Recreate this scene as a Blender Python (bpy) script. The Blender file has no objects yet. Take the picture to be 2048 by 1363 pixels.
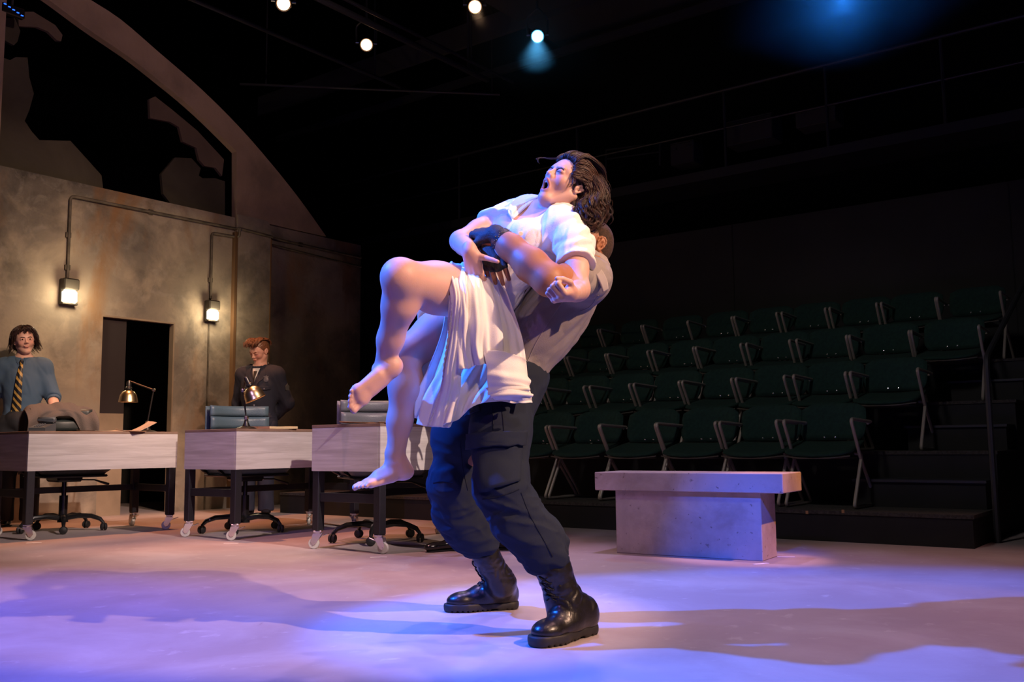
import bpy, math, random
import numpy as np
from mathutils import Vector, Matrix, Euler
sc = bpy.context.scene
col = sc.collection
PI = math.pi
V = Vector
rnd = random.Random(7)

# ------------------------------------------------------------------ camera
FOC, HOR, CAMH, ROLL = 1900.0, 890.0, 0.66, math.radians(0.57)
PITCH = math.atan((HOR-681.5)/FOC)
cam = bpy.data.cameras.new('camera')
cam.sensor_width = 36.0
cam.lens = 36.0*FOC/2048.0
cam.clip_start, cam.clip_end = 0.05, 100
camo = bpy.data.objects.new('camera', cam)
col.objects.link(camo)
camo.location = (0, 0, CAMH)
camo.matrix_world = Matrix.Translation((0, 0, CAMH)) @ Matrix.Rotation(PI/2+PITCH, 4, 'X') @ Matrix.Rotation(-ROLL, 4, 'Z')
cam.dof.use_dof = False
sc.camera = camo

def ray(px, py):
    a = px-1024; b = -(py-681.5)
    u = (a*math.cos(ROLL)+b*math.sin(ROLL))/FOC; v = (-a*math.sin(ROLL)+b*math.cos(ROLL))/FOC
    return V((u, math.cos(PITCH)-v*math.sin(PITCH), math.sin(PITCH)+v*math.cos(PITCH)))
def P(px, py, Y):
    d = ray(px, py)
    return V((0, 0, CAMH)) + d*(Y/d.y)
def G(px, py, z=0.0):
    d = ray(px, py)
    return V((0, 0, CAMH)) + d*((z-CAMH)/d.z)

# ------------------------------------------------------------------ world, exposure
w = bpy.data.worlds.new('world'); sc.world = w; w.use_nodes = True
w.node_tree.nodes['Background'].inputs[0].default_value = (0.010, 0.014, 0.026, 1)
w.node_tree.nodes['Background'].inputs[1].default_value = 0.22
sc.view_settings.view_transform = 'Standard'
sc.view_settings.look = 'None'
sc.view_settings.gamma = 1.0
sc.view_settings.use_curve_mapping = False
sc.view_settings.exposure = 1.5
sc.cycles.use_denoising = True
sc.cycles.max_bounces = 6
sc.cycles.sample_clamp_indirect = 4

def spot(name, loc, target, color, power, angle=30, blend=0.6, size=0.08):
    l = bpy.data.lights.new(name, 'SPOT')
    l.color = color; l.energy = power; l.spot_size = math.radians(angle); l.spot_blend = blend
    l.shadow_soft_size = size
    o = bpy.data.objects.new(name, l); col.objects.link(o)
    o.location = loc
    o.rotation_euler = (V(target)-V(loc)).to_track_quat('-Z', 'Y').to_euler()
    return o
# stage lighting: lanterns hung above and around the stage, plus added fill spots
spot('key_warm_right', (4.6, 0.4, 4.5), (-0.02, 3.5, 0.95), (1.0, 0.60, 0.40), 920, 20, 0.35, 0.05)
spot('warm_front', (1.8, -1.6, 4.4), (0.0, 3.5, 1.15), (1.0, 0.70, 0.56), 150, 18, 0.4, 0.06)
spot('desk_key', (3.4, 1.6, 5.6), (-2.1, 7.2, 0.5), (1.0, 0.78, 0.70), 960, 24, 0.7, 0.06)
spot('desk_lavender', (-3.4, 1.0, 4.6), (-2.0, 6.9, 0.6), (0.55, 0.36, 1.0), 150, 26, 0.8, 0.06)
spot('blue_side_left', (-3.5, 3.1, 4.1), (-0.1, 3.55, 0.9), (0.01, 0.14, 1.0), 1500, 28, 0.4, 0.05)
spot('blue_bench', (-0.2, -1.2, 4.6), (1.30, 5.45, 0.10), (0.015, 0.10, 1.0), 1500, 8, 1.0, 0.05)
spot('amber_bench_side', (4.4, 3.6, 4.6), (1.52, 5.45, 0.3), (1.0, 0.40, 0.06), 480, 9, 0.6, 0.05)
spot('top_back_lavender', (0.9, 6.2, 6.8), (0.5, 4.2, 0.0), (0.62, 0.44, 1.0), 250, 42, 0.6, 0.10)
spot('top_back_pink', (2.8, 5.2, 6.8), (1.9, 4.3, 0.0), (1.0, 0.50, 0.46), 170, 40, 0.7, 0.10)
spot('top_peach', (1.6, 2.0, 6.8), (1.0, 3.2, 0.0), (1.0, 0.58, 0.38), 150, 28, 0.25, 0.10)
spot('top_blue_left', (-3.0, 2.3, 6.8), (-2.6, 2.8, 0.0), (0.07, 0.10, 1.0), 1450, 44, 0.8, 0.10)
spot('top_pink_left', (-1.6, 5.6, 6.8), (-1.4, 5.8, 0.0), (1.0, 0.46, 0.46), 300, 40, 0.8, 0.10)
spot('top_orange_back', (-3.0, 8.2, 6.8), (-2.6, 8.2, 0.0), (1.0, 0.36, 0.15), 520, 40, 0.6, 0.10)
spot('lavender_front', (-2.2, -1.2, 4.2), (-0.15, 3.5, 1.0), (0.50, 0.20, 1.0), 60, 20, 0.5, 0.10)
spot('wall_amber', (0.6, 3.4, 5.0), (-4.4, 9.3, 1.6), (1.0, 0.68, 0.46), 430, 36, 1.0, 0.15)
spot('seat_fill', (-2.0, 1.5, 6.6), (2.2, 7.8, 0.8), (1.0, 0.92, 0.9), 110, 44, 0.9, 0.4)  # added soft fill standing in for stage bounce on the seats
spot('people_warm', (2.2, 2.6, 5.4), (-3.2, 8.7, 1.3), (1.0, 0.60, 0.42), 560, 22, 0.9, 0.08)
spot('arch_fill', (0.8, 3.2, 4.6), (-3.6, 9.6, 4.6), (1.0, 0.66, 0.58), 130, 40, 1.0, 0.1)  # added dim fill to brighten the arch, no fixture behind it
spot('floor_left_fill', (-1.4, 4.6, 6.8), (-1.5, 3.6, 0.0), (0.60, 0.44, 1.0), 210, 44, 0.8, 0.1)  # added fill that brightens the left floor
spot('bench_lavender', (0.9, -1.2, 4.8), (0.72, 5.85, 0.34), (0.80, 0.50, 1.0), 90, 8, 1.0, 0.05)
# ------------------------------------------------------------------ materials
def nt(name):
    m = bpy.data.materials.new(name); m.use_nodes = True
    n = m.node_tree.nodes; l = m.node_tree.links
    return m, n, l, n['Principled BSDF']
def mat(name, c, rough=0.6, metal=0.0, bump=0.0, bscale=60.0, var=0.0, vscale=4.0, c2=None, sss=0.0, coat=0.0, sheen=0.0, stretch=None, spec=None, emit=None, es=0.0, vlo=0.35, vhi=0.65):
    m, n, l, b = nt(name)
    b.inputs['Base Color'].default_value = (*c, 1); b.inputs['Roughness'].default_value = rough
    b.inputs['Metallic'].default_value = metal
    if spec is not None: b.inputs['Specular IOR Level'].default_value = spec
    if sss:
        b.inputs['Subsurface Weight'].default_value = sss
        b.inputs['Subsurface Radius'].default_value = (0.012, 0.005, 0.003)
        b.inputs['Subsurface Scale'].default_value = 1.0
    if coat: b.inputs['Coat Weight'].default_value = coat; b.inputs['Coat Roughness'].default_value = 0.15
    if sheen: b.inputs['Sheen Weight'].default_value = sheen
    if emit: b.inputs['Emission Color'].default_value = (*emit, 1); b.inputs['Emission Strength'].default_value = es
    tc = n.new('ShaderNodeTexCoord'); mp = n.new('ShaderNodeMapping')
    l.new(tc.outputs['Object'], mp.inputs[0])
    if stretch: mp.inputs['Scale'].default_value = stretch
    if var or c2:
        t = n.new('ShaderNodeTexNoise'); t.inputs['Scale'].default_value = vscale; t.inputs['Detail'].default_value = 6
        l.new(mp.outputs[0], t.inputs['Vector'])
        r = n.new('ShaderNodeValToRGB')
        cc = c2 or tuple(x*(1-var) for x in c)
        r.color_ramp.elements[0].color = (*c, 1); r.color_ramp.elements[1].color = (*cc, 1)
        r.color_ramp.elements[0].position = vlo; r.color_ramp.elements[1].position = vhi
        l.new(t.outputs[0], r.inputs[0]); l.new(r.outputs[0], b.inputs['Base Color'])
    if bump:
        t2 = n.new('ShaderNodeTexNoise'); t2.inputs['Scale'].default_value = bscale; t2.inputs['Detail'].default_value = 5
        l.new(mp.outputs[0], t2.inputs['Vector'])
        bp = n.new('ShaderNodeBump'); bp.inputs['Strength'].default_value = bump; bp.inputs['Distance'].default_value = 0.01
        l.new(t2.outputs[0], bp.inputs['Height']); l.new(bp.outputs[0], b.inputs['Normal'])
    return m
def painted(name, layers, rough=0.85, bump=0.15, bscale=30, base=(0.3, 0.25, 0.2), speck=0.0):
    """scenic paint: base colour with noise-masked layers [(colour, scale, lo, hi, (sx,sy,sz), amount)]"""
    m, n, l, b = nt(name)
    b.inputs['Roughness'].default_value = rough
    b.inputs['Specular IOR Level'].default_value = 0.25
    tc = n.new('ShaderNodeTexCoord')
    rgb = n.new('ShaderNodeRGB'); rgb.outputs[0].default_value = (*base, 1)
    cur = rgb.outputs[0]
    for i, (c, s, lo, hi, st, am) in enumerate(layers):
        mp = n.new('ShaderNodeMapping'); mp.inputs['Scale'].default_value = st; mp.inputs['Location'].default_value = (i*7.3, i*3.1, i*5.7)
        l.new(tc.outputs['Object'], mp.inputs[0])
        t = n.new('ShaderNodeTexNoise'); t.inputs['Scale'].default_value = s; t.inputs['Detail'].default_value = 7; t.inputs['Roughness'].default_value = 0.6
        t.inputs['Distortion'].default_value = 0.4
        l.new(mp.outputs[0], t.inputs['Vector'])
        r = n.new('ShaderNodeMapRange'); r.inputs[1].default_value = lo; r.inputs[2].default_value = hi; r.inputs[4].default_value = am
        l.new(t.outputs[0], r.inputs[0])
        mx = n.new('ShaderNodeMixRGB'); mx.inputs[2].default_value = (*c, 1)
        l.new(r.outputs[0], mx.inputs[0]); l.new(cur, mx.inputs[1]); cur = mx.outputs[0]
    l.new(cur, b.inputs['Base Color'])
    t2 = n.new('ShaderNodeTexNoise'); t2.inputs['Scale'].default_value = bscale; t2.inputs['Detail'].default_value = 6
    l.new(tc.outputs['Object'], t2.inputs['Vector'])
    bp = n.new('ShaderNodeBump'); bp.inputs['Strength'].default_value = bump; bp.inputs['Distance'].default_value = 0.01
    l.new(t2.outputs[0], bp.inputs['Height']); l.new(bp.outputs[0], b.inputs['Normal'])
    return m, n, l, b

M = {}
M['floor'], fn, fl, fb = painted('stage_floor_paint', [((0.40, 0.33, 0.33), 0.5, 0.40, 0.62, (1, 1, 1), 0.8), ((0.46, 0.42, 0.43), 1.6, 0.45, 0.7, (1, 1, 1), 0.6),
    ((0.24, 0.19, 0.185), 0.9, 0.52, 0.75, (1, 1, 1), 0.6), ((0.62, 0.57, 0.56), 9, 0.62, 0.72, (1, 1, 1), 0.35), ((0.15, 0.11, 0.10), 14, 0.70, 0.78, (1, .3, 1), 0.5)],
    rough=0.62, bump=0.05, bscale=40, base=(0.32, 0.26, 0.26))
M['setwall'], *_ = painted('scenic_concrete_paint', [((0.15, 0.13, 0.11), 0.75, 0.40, 0.60, (1, 1, 1), 0.85), ((0.46, 0.37, 0.27), 1.5, 0.50, 0.68, (1, 1, 1), 0.75),
    ((0.045, 0.04, 0.034), 0.62, 0.52, 0.66, (1, 1, 1), 0.85), ((0.26, 0.125, 0.045), 1.3, 0.54, 0.68, (1, 1, 0.4), 0.7), ((0.06, 0.05, 0.045), 2.2, 0.56, 0.74, (1, 1, 1), 0.6), ((0.42, 0.37, 0.31), 6, 0.55, 0.75, (1, 1, 1), 0.35)],
    base=(0.29, 0.235, 0.18))
M['arch'], *_ = painted('scenic_arch_paint', [((0.26, 0.175, 0.13), 1.5, 0.4, 0.65, (1, 1, 1), 0.8), ((0.14, 0.10, 0.08), 1.2, 0.52, 0.7, (1, 1, 1), 0.6)], base=(0.34, 0.235, 0.175))
M['flat'], *_ = painted('scenic_back_flat_paint', [((0.045, 0.036, 0.026), 1.5, 0.4, 0.65, (1, 1, 1), 0.8)], base=(0.075, 0.062, 0.046))
M['shard'], *_ = painted('scenic_shard_paint', [((0.10, 0.07, 0.055), 1.5, 0.4, 0.65, (1, 1, 1), 0.8)], base=(0.15, 0.105, 0.08))
M['rust'] = mat('rust_stain', (0.22, 0.11, 0.045), 0.9, var=0.5, vscale=3, stretch=(1, 1, .4))
M['black'] = mat('black_paint', (0.012, 0.011, 0.012), 0.75, var=0.4, vscale=5)
M['velour'] = mat('black_masking', (0.004, 0.0045, 0.006), 1.0, spec=0.05)
M['greywall'] = mat('dark_grey_wall', (0.045, 0.043, 0.042), 0.9, var=0.25, vscale=1.5)
M['carpet'] = mat('dark_carpet', (0.075, 0.065, 0.06), 1.0, bump=0.6, bscale=200, var=0.5, vscale=60)
M['steel'] = mat('dark_pipe', (0.05, 0.05, 0.055), 0.5, 0.4)
M['conduit'] = mat('painted_conduit', (0.15, 0.12, 0.09), 0.65, 0.2, var=0.6, vscale=8)
M['bronze'] = mat('lamp_housing', (0.045, 0.038, 0.03), 0.5, 0.3)
M['lens'] = mat('wall_lamp_lens', (0.9, 0.9, 0.8), 0.3, emit=(1.0, 0.86, 0.58), es=4.5)
M['lensw'] = mat('stage_lens_warm', (1, .8, .6), 0.3, emit=(1.0, 0.50, 0.26), es=1.5)
M['lensb'] = mat('stage_lens_blue', (.6, .9, 1), 0.3, emit=(0.10, 0.55, 1.0), es=3.5)
M['green'] = mat('green_upholstery', (0.013, 0.048, 0.038), 0.95, bump=0.4, bscale=300, var=0.3, vscale=40)
M['tube'] = mat('brushed_tube', (0.46, 0.40, 0.35), 0.5, 0.35)
M['chairshell'] = mat('seat_underside', (0.10, 0.085, 0.07), 0.5)
M['bench'], bn, bl, bb = painted('scenic_stone_paint', [((0.34, 0.30, 0.27), 3, 0.4, 0.65, (1, 1, 1), 0.7), ((0.20, 0.15, 0.12), 2.2, 0.56, 0.75, (1, 1, 1), 0.6), ((0.10, 0.08, 0.07), 30, 0.64, 0.70, (1, 1, 1), 0.85), ((0.22, 0.15, 0.11), 1.6, 0.50, 0.68, (1, 1, 1), 0.6)],
    base=(0.50, 0.41, 0.38), rough=0.8)
M['ply'], *_ = painted('grey_wood_laminate', [((0.40, 0.36, 0.34), 3, 0.4, 0.65, (0.5, 0.5, 9), 0.75), ((0.70, 0.66, 0.63), 6, 0.5, 0.75, (0.6, 0.6, 12), 0.6)], base=(0.57, 0.53, 0.51), rough=0.5, bump=0.03)
M['plytop'] = mat('brown_desk_top', (0.26, 0.17, 0.12), 0.5, var=0.3, vscale=6)
M['leg'] = mat('black_steel_leg', (0.02, 0.019, 0.024), 0.4, 0.2)
M['chrome'] = mat('chrome', (0.75, 0.75, 0.76), 0.22, 1.0)
M['white_wheel'] = mat('nylon_wheel', (0.55, 0.53, 0.48), 0.45)
M['brass'] = mat('brushed_brass', (0.80, 0.62, 0.34), 0.28, 1.0)
M['darkmetal'] = mat('dark_metal', (0.06, 0.055, 0.05), 0.35, 0.8)
M['bluelight'] = mat('blue_grey_leather', (0.07, 0.115, 0.145), 0.42, bump=0.15, bscale=120)
M['greylight'] = mat('grey_leather', (0.13, 0.14, 0.155), 0.42, bump=0.15, bscale=120)
M['blackplastic'] = mat('black_plastic', (0.012, 0.012, 0.013), 0.2)
M['rubber'] = mat('black_rubber', (0.014, 0.014, 0.014), 0.6)
M['jacket'] = mat('grey_jacket_cloth', (0.10, 0.085, 0.08), 0.95, bump=0.3, bscale=150)
M['phone'] = mat('phone_plastic', (0.07, 0.085, 0.10), 0.45)
M['paper'] = mat('aged_paper', (0.62, 0.48, 0.35), 0.85, var=0.2, vscale=10)
M['manila'] = mat('manila_folder', (0.66, 0.52, 0.27), 0.8)
M['envelope'] = mat('brown_envelope', (0.42, 0.22, 0.11), 0.8)
M['tape'] = mat('white_tape', (0.75, 0.72, 0.7), 0.7)
M['doorshade'] = mat('door_upper_shade', (0.022, 0.014, 0.015), 0.9)  # door panel colour darkened to carry the shadow on its upper part
M['doorin'] = mat('door_panel_paint', (0.30, 0.22, 0.15), 0.85, var=0.3, vscale=3)

# ------------------------------------------------------------------ mesh builder
class MB:
    def __init__(s): s.v = []; s.f = []; s.m = []
    def add(s, vs, fs, mi=0):
        o = len(s.v); s.v += [tuple(v) for v in vs]
        s.f += [tuple(i+o for i in f) for f in fs]; s.m += [mi]*len(fs); return s
    def box(s, c, size, rot=None, mi=0, bev=0.0):
        x, y, z = (k/2 for k in size)
        R = rot.to_matrix() if isinstance(rot, Euler) else (rot if rot is not None else Matrix.Identity(3))
        if bev:
            bev = min(bev, x*.9, y*.9, z*.9)
            vs = []; idx = {}
            for sx in (-1, 1):
                for sy in (-1, 1):
                    for sz in (-1, 1):
                        for k in range(3):
                            p = [sx*(x-bev), sy*(y-bev), sz*(z-bev)]
                            p[k] = (sx*x, sy*y, sz*z)[k]
                            idx[(sx, sy, sz, k)] = len(vs); vs.append(p)
            fs = []
            for k in range(3):
                a, b = [(1, 2), (2, 0), (0, 1)][k]
                for sg in (-1, 1):
                    q = []
                    for (u, v) in ((-1, -1), (1, -1), (1, 1), (-1, 1)):
                        t = [0, 0, 0]; t[k] = sg; t[a] = u; t[b] = v; q.append(idx[(*t, k)])
                    fs.append(q if sg > 0 else q[::-1])
            for k in range(3):           # edges parallel to axis k
                a, b = [(1, 2), (2, 0), (0, 1)][k]
                for u in (-1, 1):
                    for v in (-1, 1):
                        def g(e, kk):
                            t = [0, 0, 0]; t[k] = e; t[a] = u; t[b] = v; return idx[(*t, kk)]
                        q = [g(-1, a), g(1, a), g(1, b), g(-1, b)]
                        fs.append(q if u*v < 0 else q[::-1])
            for sx in (-1, 1):
                for sy in (-1, 1):
                    for sz in (-1, 1):
                        q = [idx[(sx, sy, sz, k)] for k in range(3)]
                        fs.append(q if sx*sy*sz > 0 else q[::-1])
        else:
            vs = [(sx*x, sy*y, sz*z) for sx in (-1, 1) for sy in (-1, 1) for sz in (-1, 1)]
            fs = [(0, 1, 3, 2), (4, 6, 7, 5), (0, 4, 5, 1), (2, 3, 7, 6), (0, 2, 6, 4), (1, 5, 7, 3)]
        c = V(c)
        return s.add([c+R @ V(v) for v in vs], fs, mi)
    def tube(s, pts, r, n=8, closed=False, mi=0, cap=True):
        pts = [V(p) for p in pts]; N = len(pts)
        rs = r if hasattr(r, '__len__') else [r]*N
        up = None; vs = []
        for i, p in enumerate(pts):
            if closed: t = (pts[(i+1) % N]-pts[i-1])
            else: t = pts[min(i+1, N-1)]-pts[max(i-1, 0)]
            t = t.normalized() if t.length > 1e-9 else V((0, 0, 1))
            if up is None:
                up = V((0, 0, 1)) if abs(t.z) < .9 else V((1, 0, 0))
            a = (up-t*up.dot(t))
            if a.length < 1e-6: a = t.orthogonal()
            a.normalize(); up = a; b = t.cross(a)
            for k in range(n):
                th = 2*PI*k/n
                vs.append(p+(a*math.cos(th)+b*math.sin(th))*rs[i])
        fs = []
        for i in range(N if closed else N-1):
            j = (i+1) % N
            for k in range(n):
                k2 = (k+1) % n
                fs.append((i*n+k, i*n+k2, j*n+k2, j*n+k))
        if cap and not closed:
            fs.append(tuple(range(n))[::-1]); fs.append(tuple((N-1)*n+k for k in range(n)))
        return s.add(vs, fs, mi)
    def cyl(s, a, b, r, n=16, mi=0, r2=None):
        return s.tube([a, b], [r, r if r2 is None else r2], n, mi=mi)
    def lathe(s, prof, c=(0, 0, 0), R=None, n=24, mi=0):
        R = R if R is not None else Matrix.Identity(3); c = V(c); vs = []
        for (r, z) in prof:
            for k in range(n):
                th = 2*PI*k/n; vs.append(c+R @ V((r*math.cos(th), r*math.sin(th), z)))
        fs = [(i*n+k, i*n+(k+1) % n, (i+1)*n+(k+1) % n, (i+1)*n+k) for i in range(len(prof)-1) for k in range(n)]
        return s.add(vs, fs, mi)
    def prism(s, poly, o, ex, ey, ez, mi=0):
        """poly in (a,b) along ex,ey from o, extruded by vector ez"""
        o, ex, ey, ez = V(o), V(ex), V(ey), V(ez)
        n = len(poly)
        A = [o+ex*a+ey*b for a, b in poly]
        vs = A+[p+ez for p in A]
        fs = [tuple(range(n)), tuple(range(n, 2*n))[::-1]]+[(i, i+n, (i+1) % n+n, (i+1) % n) for i in range(n)]
        return s.add(vs, fs, mi)
    def build(s, name, mats, parent=None, smooth=False, bevel=0.0, origin=None):
        me = bpy.data.meshes.new(name)
        vs = s.v if origin is None else [(v[0]-origin[0], v[1]-origin[1], v[2]-origin[2]) for v in s.v]
        me.from_pydata(vs, [], s.f)
        if not isinstance(mats, (list, tuple)): mats = [mats]
        for m in mats: me.materials.append(m)
        if len(mats) > 1: me.polygons.foreach_set('material_index', s.m)
        if smooth:
            me.polygons.foreach_set('use_smooth', [True]*len(s.f))
            if smooth != 'all':
                try: me.set_sharp_from_angle(angle=math.radians(40))
                except Exception: pass
        me.validate(); me.update()
        o = bpy.data.objects.new(name, me); col.objects.link(o)
        if parent is not None: o.parent = parent
        if origin is not None and parent is None: o.location = origin
        if bevel:
            b = o.modifiers.new('bevel', 'BEVEL'); b.width = bevel; b.segments = 2; b.limit_method = 'ANGLE'
        return o
def tag(o, label=None, cat=None, group=None, kind=None):
    if label: o['label'] = label
    if cat: o['category'] = cat
    if group: o['group'] = group
    if kind: o['kind'] = kind
    return o
def empty(name, loc=(0, 0, 0), rz=0.0):
    o = bpy.data.objects.new(name, None); col.objects.link(o)
    o.empty_display_size = 0.1; o.location = loc; o.rotation_euler = (0, 0, rz); return o
def copy_tree(o, parent=None):
    c = o.copy(); col.objects.link(c)
    if parent is not None: c.parent = parent
    for ch in [x for x in KIDS.get(o.name, [])]: copy_tree(ch, c)
    return c
KIDS = {}
def index_kids(root):
    def rec(o):
        KIDS[o.name] = list(o.children)
        for c in o.children: rec(c)
    bpy.context.view_layer.update(); rec(root)
def arc(c, r, a0, a1, n, f):
    return [f(c[0]+r*math.cos(a0+(a1-a0)*i/n), c[1]+r*math.sin(a0+(a1-a0)*i/n)) for i in range(n+1)]
def rounded_path(pts, r, n=5):
    """polyline with rounded corners"""
    pts = [V(p) for p in pts]; out = [pts[0]]
    for i in range(1, len(pts)-1):
        a, b, c = pts[i-1], pts[i], pts[i+1]
        d = min(r, (a-b).length*.45, (c-b).length*.45)
        p0 = b+(a-b).normalized()*d; p1 = b+(c-b).normalized()*d
        for k in range(n+1):
            t = k/n; out.append(p0*(1-t)**2+b*2*t*(1-t)+p1*t*t)
    out.append(pts[-1]); return out
# ------------------------------------------------------------------ stage axes
E1 = V((0.8, -0.6, 0)); E2 = V((0.6, 0.8, 0)); UP = V((0, 0, 1))
ANG = math.atan2(0.8, 0.6)      # heading of E2
def struct(mb, name, m, **k):
    return tag(mb.build(name, m, **k), kind='structure')
struct(MB().box((0, 7, -0.05), (24, 26, 0.1)), 'floor', M['floor'])

# set wall ----------------------------------------------------------
W0 = G(0, 1047); W0.z = 0
def wt(px, py):
    """point (t, z) on the set wall's front plane seen at a pixel"""
    d = ray(px, py); n = V((E2.y, -E2.x, 0))
    k = (W0-V((0, 0, CAMH))).dot(n)/d.dot(n)
    q = V((0, 0, CAMH))+d*k
    return ((q-W0).dot(E2), q.z)
WN = V((E2.y, -E2.x, 0))      # towards the stage
WT = 0.05
zt = wt(300, 397)[1]
tR = wt(720, 700)[0]
d0, d1 = wt(200, 800)[0], wt(345, 800)[0]; dz = wt(270, 639)[1]
mb = MB()
poly = [(-4.0, 0), (d0, 0), (d0, dz), (d1, dz), (d1, 0), (tR, 0), (tR, zt), (-4.0, zt)]
for a, b in (((-4.0, 0), (d0, zt)), ((d0, dz), (d1, zt)), ((d1, 0), (tR, zt))):
    mb.prism([(a[0], a[1]), (b[0], a[1]), (b[0], b[1]), (a[0], b[1])], W0, E2, UP, -WN*WT)
struct(mb, 'wall_left', M['setwall'])
# doorway reveal: lining boards and the dim panel standing inside
mb = MB()
mb.prism([(d1-0.012, 0), (d1+0.004, 0), (d1+0.004, dz), (d1-0.012, dz)], W0+WN*0.001, E2, UP, -WN*(WT+.025))
mb.prism([(d0, dz-.002), (d1, dz-.002), (d1, dz+.015), (d0, dz+.015)], W0+WN*0.001, E2, UP, -WN*(WT+.01))
struct(mb, 'trim_1', M['doorin'])
dp = empty('door_1', W0+E2*(d0-.02)-WN*(WT+.005)); tag(dp, kind='structure')
mb = MB(); zz = 1.02
mb.prism([(0, 0), (.31, 0), (.31, zz), (0, zz)], (0, 0, 0), E2, UP, -WN*.04)
mb.build('lower_panel', M['doorin'], dp)
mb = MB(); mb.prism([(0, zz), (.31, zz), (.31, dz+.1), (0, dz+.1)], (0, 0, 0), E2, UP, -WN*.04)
mb.build('upper_shade_panel', M['doorshade'], dp)  # same panel above the shadow border, shade put into its colour
mb = MB()
mb.box(W0+E2*(d0+1.5)-WN*2.0+UP*1.2, (5, .05, 2.4), Matrix.Rotation(ANG, 3, 'Z'))
struct(mb, 'wall_doorway_back', M['black'])
mb = MB(); mb.box(W0+E2*(d0+1.5)-WN*1.95+UP*.62, (5, .03, .1), Matrix.Rotation(ANG, 3, 'Z'))
struct(mb, 'trim_2', M['doorin'])

# raised half-height cap / pilaster joins (painted relief boards)
def relief(name, pts, off=0.0, th=0.02, m=None, kind=True):
    pl = [wt(*p) for p in pts]
    mb = MB().prism(pl, W0+WN*(off+th), E2, UP, -WN*th)
    return mb.build(name, m or M['arch'])
# arch ---------------------------------------------------------------
outer = [(60, -70), (122, -35), (176, 0), (238, 40), (315, 106), (396, 176), (470, 249), (532, 319), (594, 396), (649, 473)]
inner = [(470, 304), (415, 249), (367, 205), (323, 169), (257, 117), (172, 59), (92, 0), (30, -40)]
def smooth_poly(p, n=3):
    out = []
    for i in range(len(p)-1):
        a = p[max(i-1, 0)]; b = p[i]; c = p[i+1]; d = p[min(i+2, len(p)-1)]
        for k in range(n):
            t = k/n
            out.append(tuple(0.5*((2*b[j])+(-a[j]+c[j])*t+(2*a[j]-5*b[j]+4*c[j]-d[j])*t*t+(-a[j]+3*b[j]-3*c[j]+d[j])*t**3) for j in (0, 1)))
    return out+[p[-1]]
base = [(649, 474), (535, 448), (470, 434)]
pl = [wt(*p) for p in smooth_poly(outer)+base[1:]+smooth_poly(inner)]
mb = MB()
# split the outline into quads so the concave shape fills cleanly
o2 = [wt(*p) for p in smooth_poly(outer, 4)]; i2 = [wt(*p) for p in smooth_poly(inner[::-1], 4)]
def resample(p, n):
    p = np.array(p); s = np.r_[0, np.cumsum(np.linalg.norm(np.diff(p, axis=0), axis=1))]
    t = np.linspace(0, s[-1], n); return np.c_[np.interp(t, s, p[:, 0]), np.interp(t, s, p[:, 1])]
kcut = next(i for i, q in enumerate(o2) if q[0] >= wt(520, 304)[0])
ro = resample(o2[:kcut+1], 24); ri = resample(i2, 24)
def slab(mb, quad, off, th):
    mb.prism(quad, W0+WN*off, E2, UP, -WN*th)
nf = len(ro)
vs = []
for r_ in (0, 1):
    for a, b in zip(ro, ri):
        for q in (a, b): vs.append(W0+E2*q[0]+UP*q[1]+WN*(0.03-0.09*r_))
fs = []
N2 = nf*2
for i in range(nf-1):
    a, b, c, d = 2*i, 2*i+1, 2*i+3, 2*i+2
    fs += [(a, b, c, d), (a+N2, d+N2, c+N2, b+N2), (a, d, d+N2, a+N2), (b, b+N2, c+N2, c)]
mb.add(vs, fs)
foot = [tuple(ri[-1])]+[tuple(ro[-1])]+[tuple(q) for q in o2[kcut+1:]]+[wt(535, 448), wt(470, 434)]
mb.prism(foot[::-1], W0+WN*.03, E2, UP, -WN*.09)
ao = mb.build('scenic_arch', M['arch'])
tag(ao, 'tall curved tan arch rising from the set wall to the upper left', 'arch')
# raised band dropping from the arch foot to the floor
t0, z0 = wt(470, 434); t1 = wt(536, 470)[0]; r = .09
pl = [(t0, 0), (t1, 0), (t1, zt-.12)]+[(t1-r+r*math.cos(a), zt-.06+r*math.sin(a)) for a in np.linspace(0, PI/2, 5)]+[(t0, zt+.03)]
mb = MB().prism(pl, W0+WN*.055, E2, UP, -WN*.05)
struct(mb, 'wall_pilaster', M['setwall'])
for i, t in enumerate((t0-.012, t1+.004, wt(416, 700)[0])):
    hh = (zt-.18) if i < 2 else wt(416, 648)[1]
    mb = MB().box(W0+E2*t+WN*(.028 if i < 2 else .004)+UP*hh/2, (.035 if i == 0 else .018, .06 if i < 2 else .012, hh), Matrix.Rotation(ANG, 3, 'Z'))
    struct(mb, 'trim_%d' % (3+i), M['rust'] if i < 2 else M['conduit'])

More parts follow.
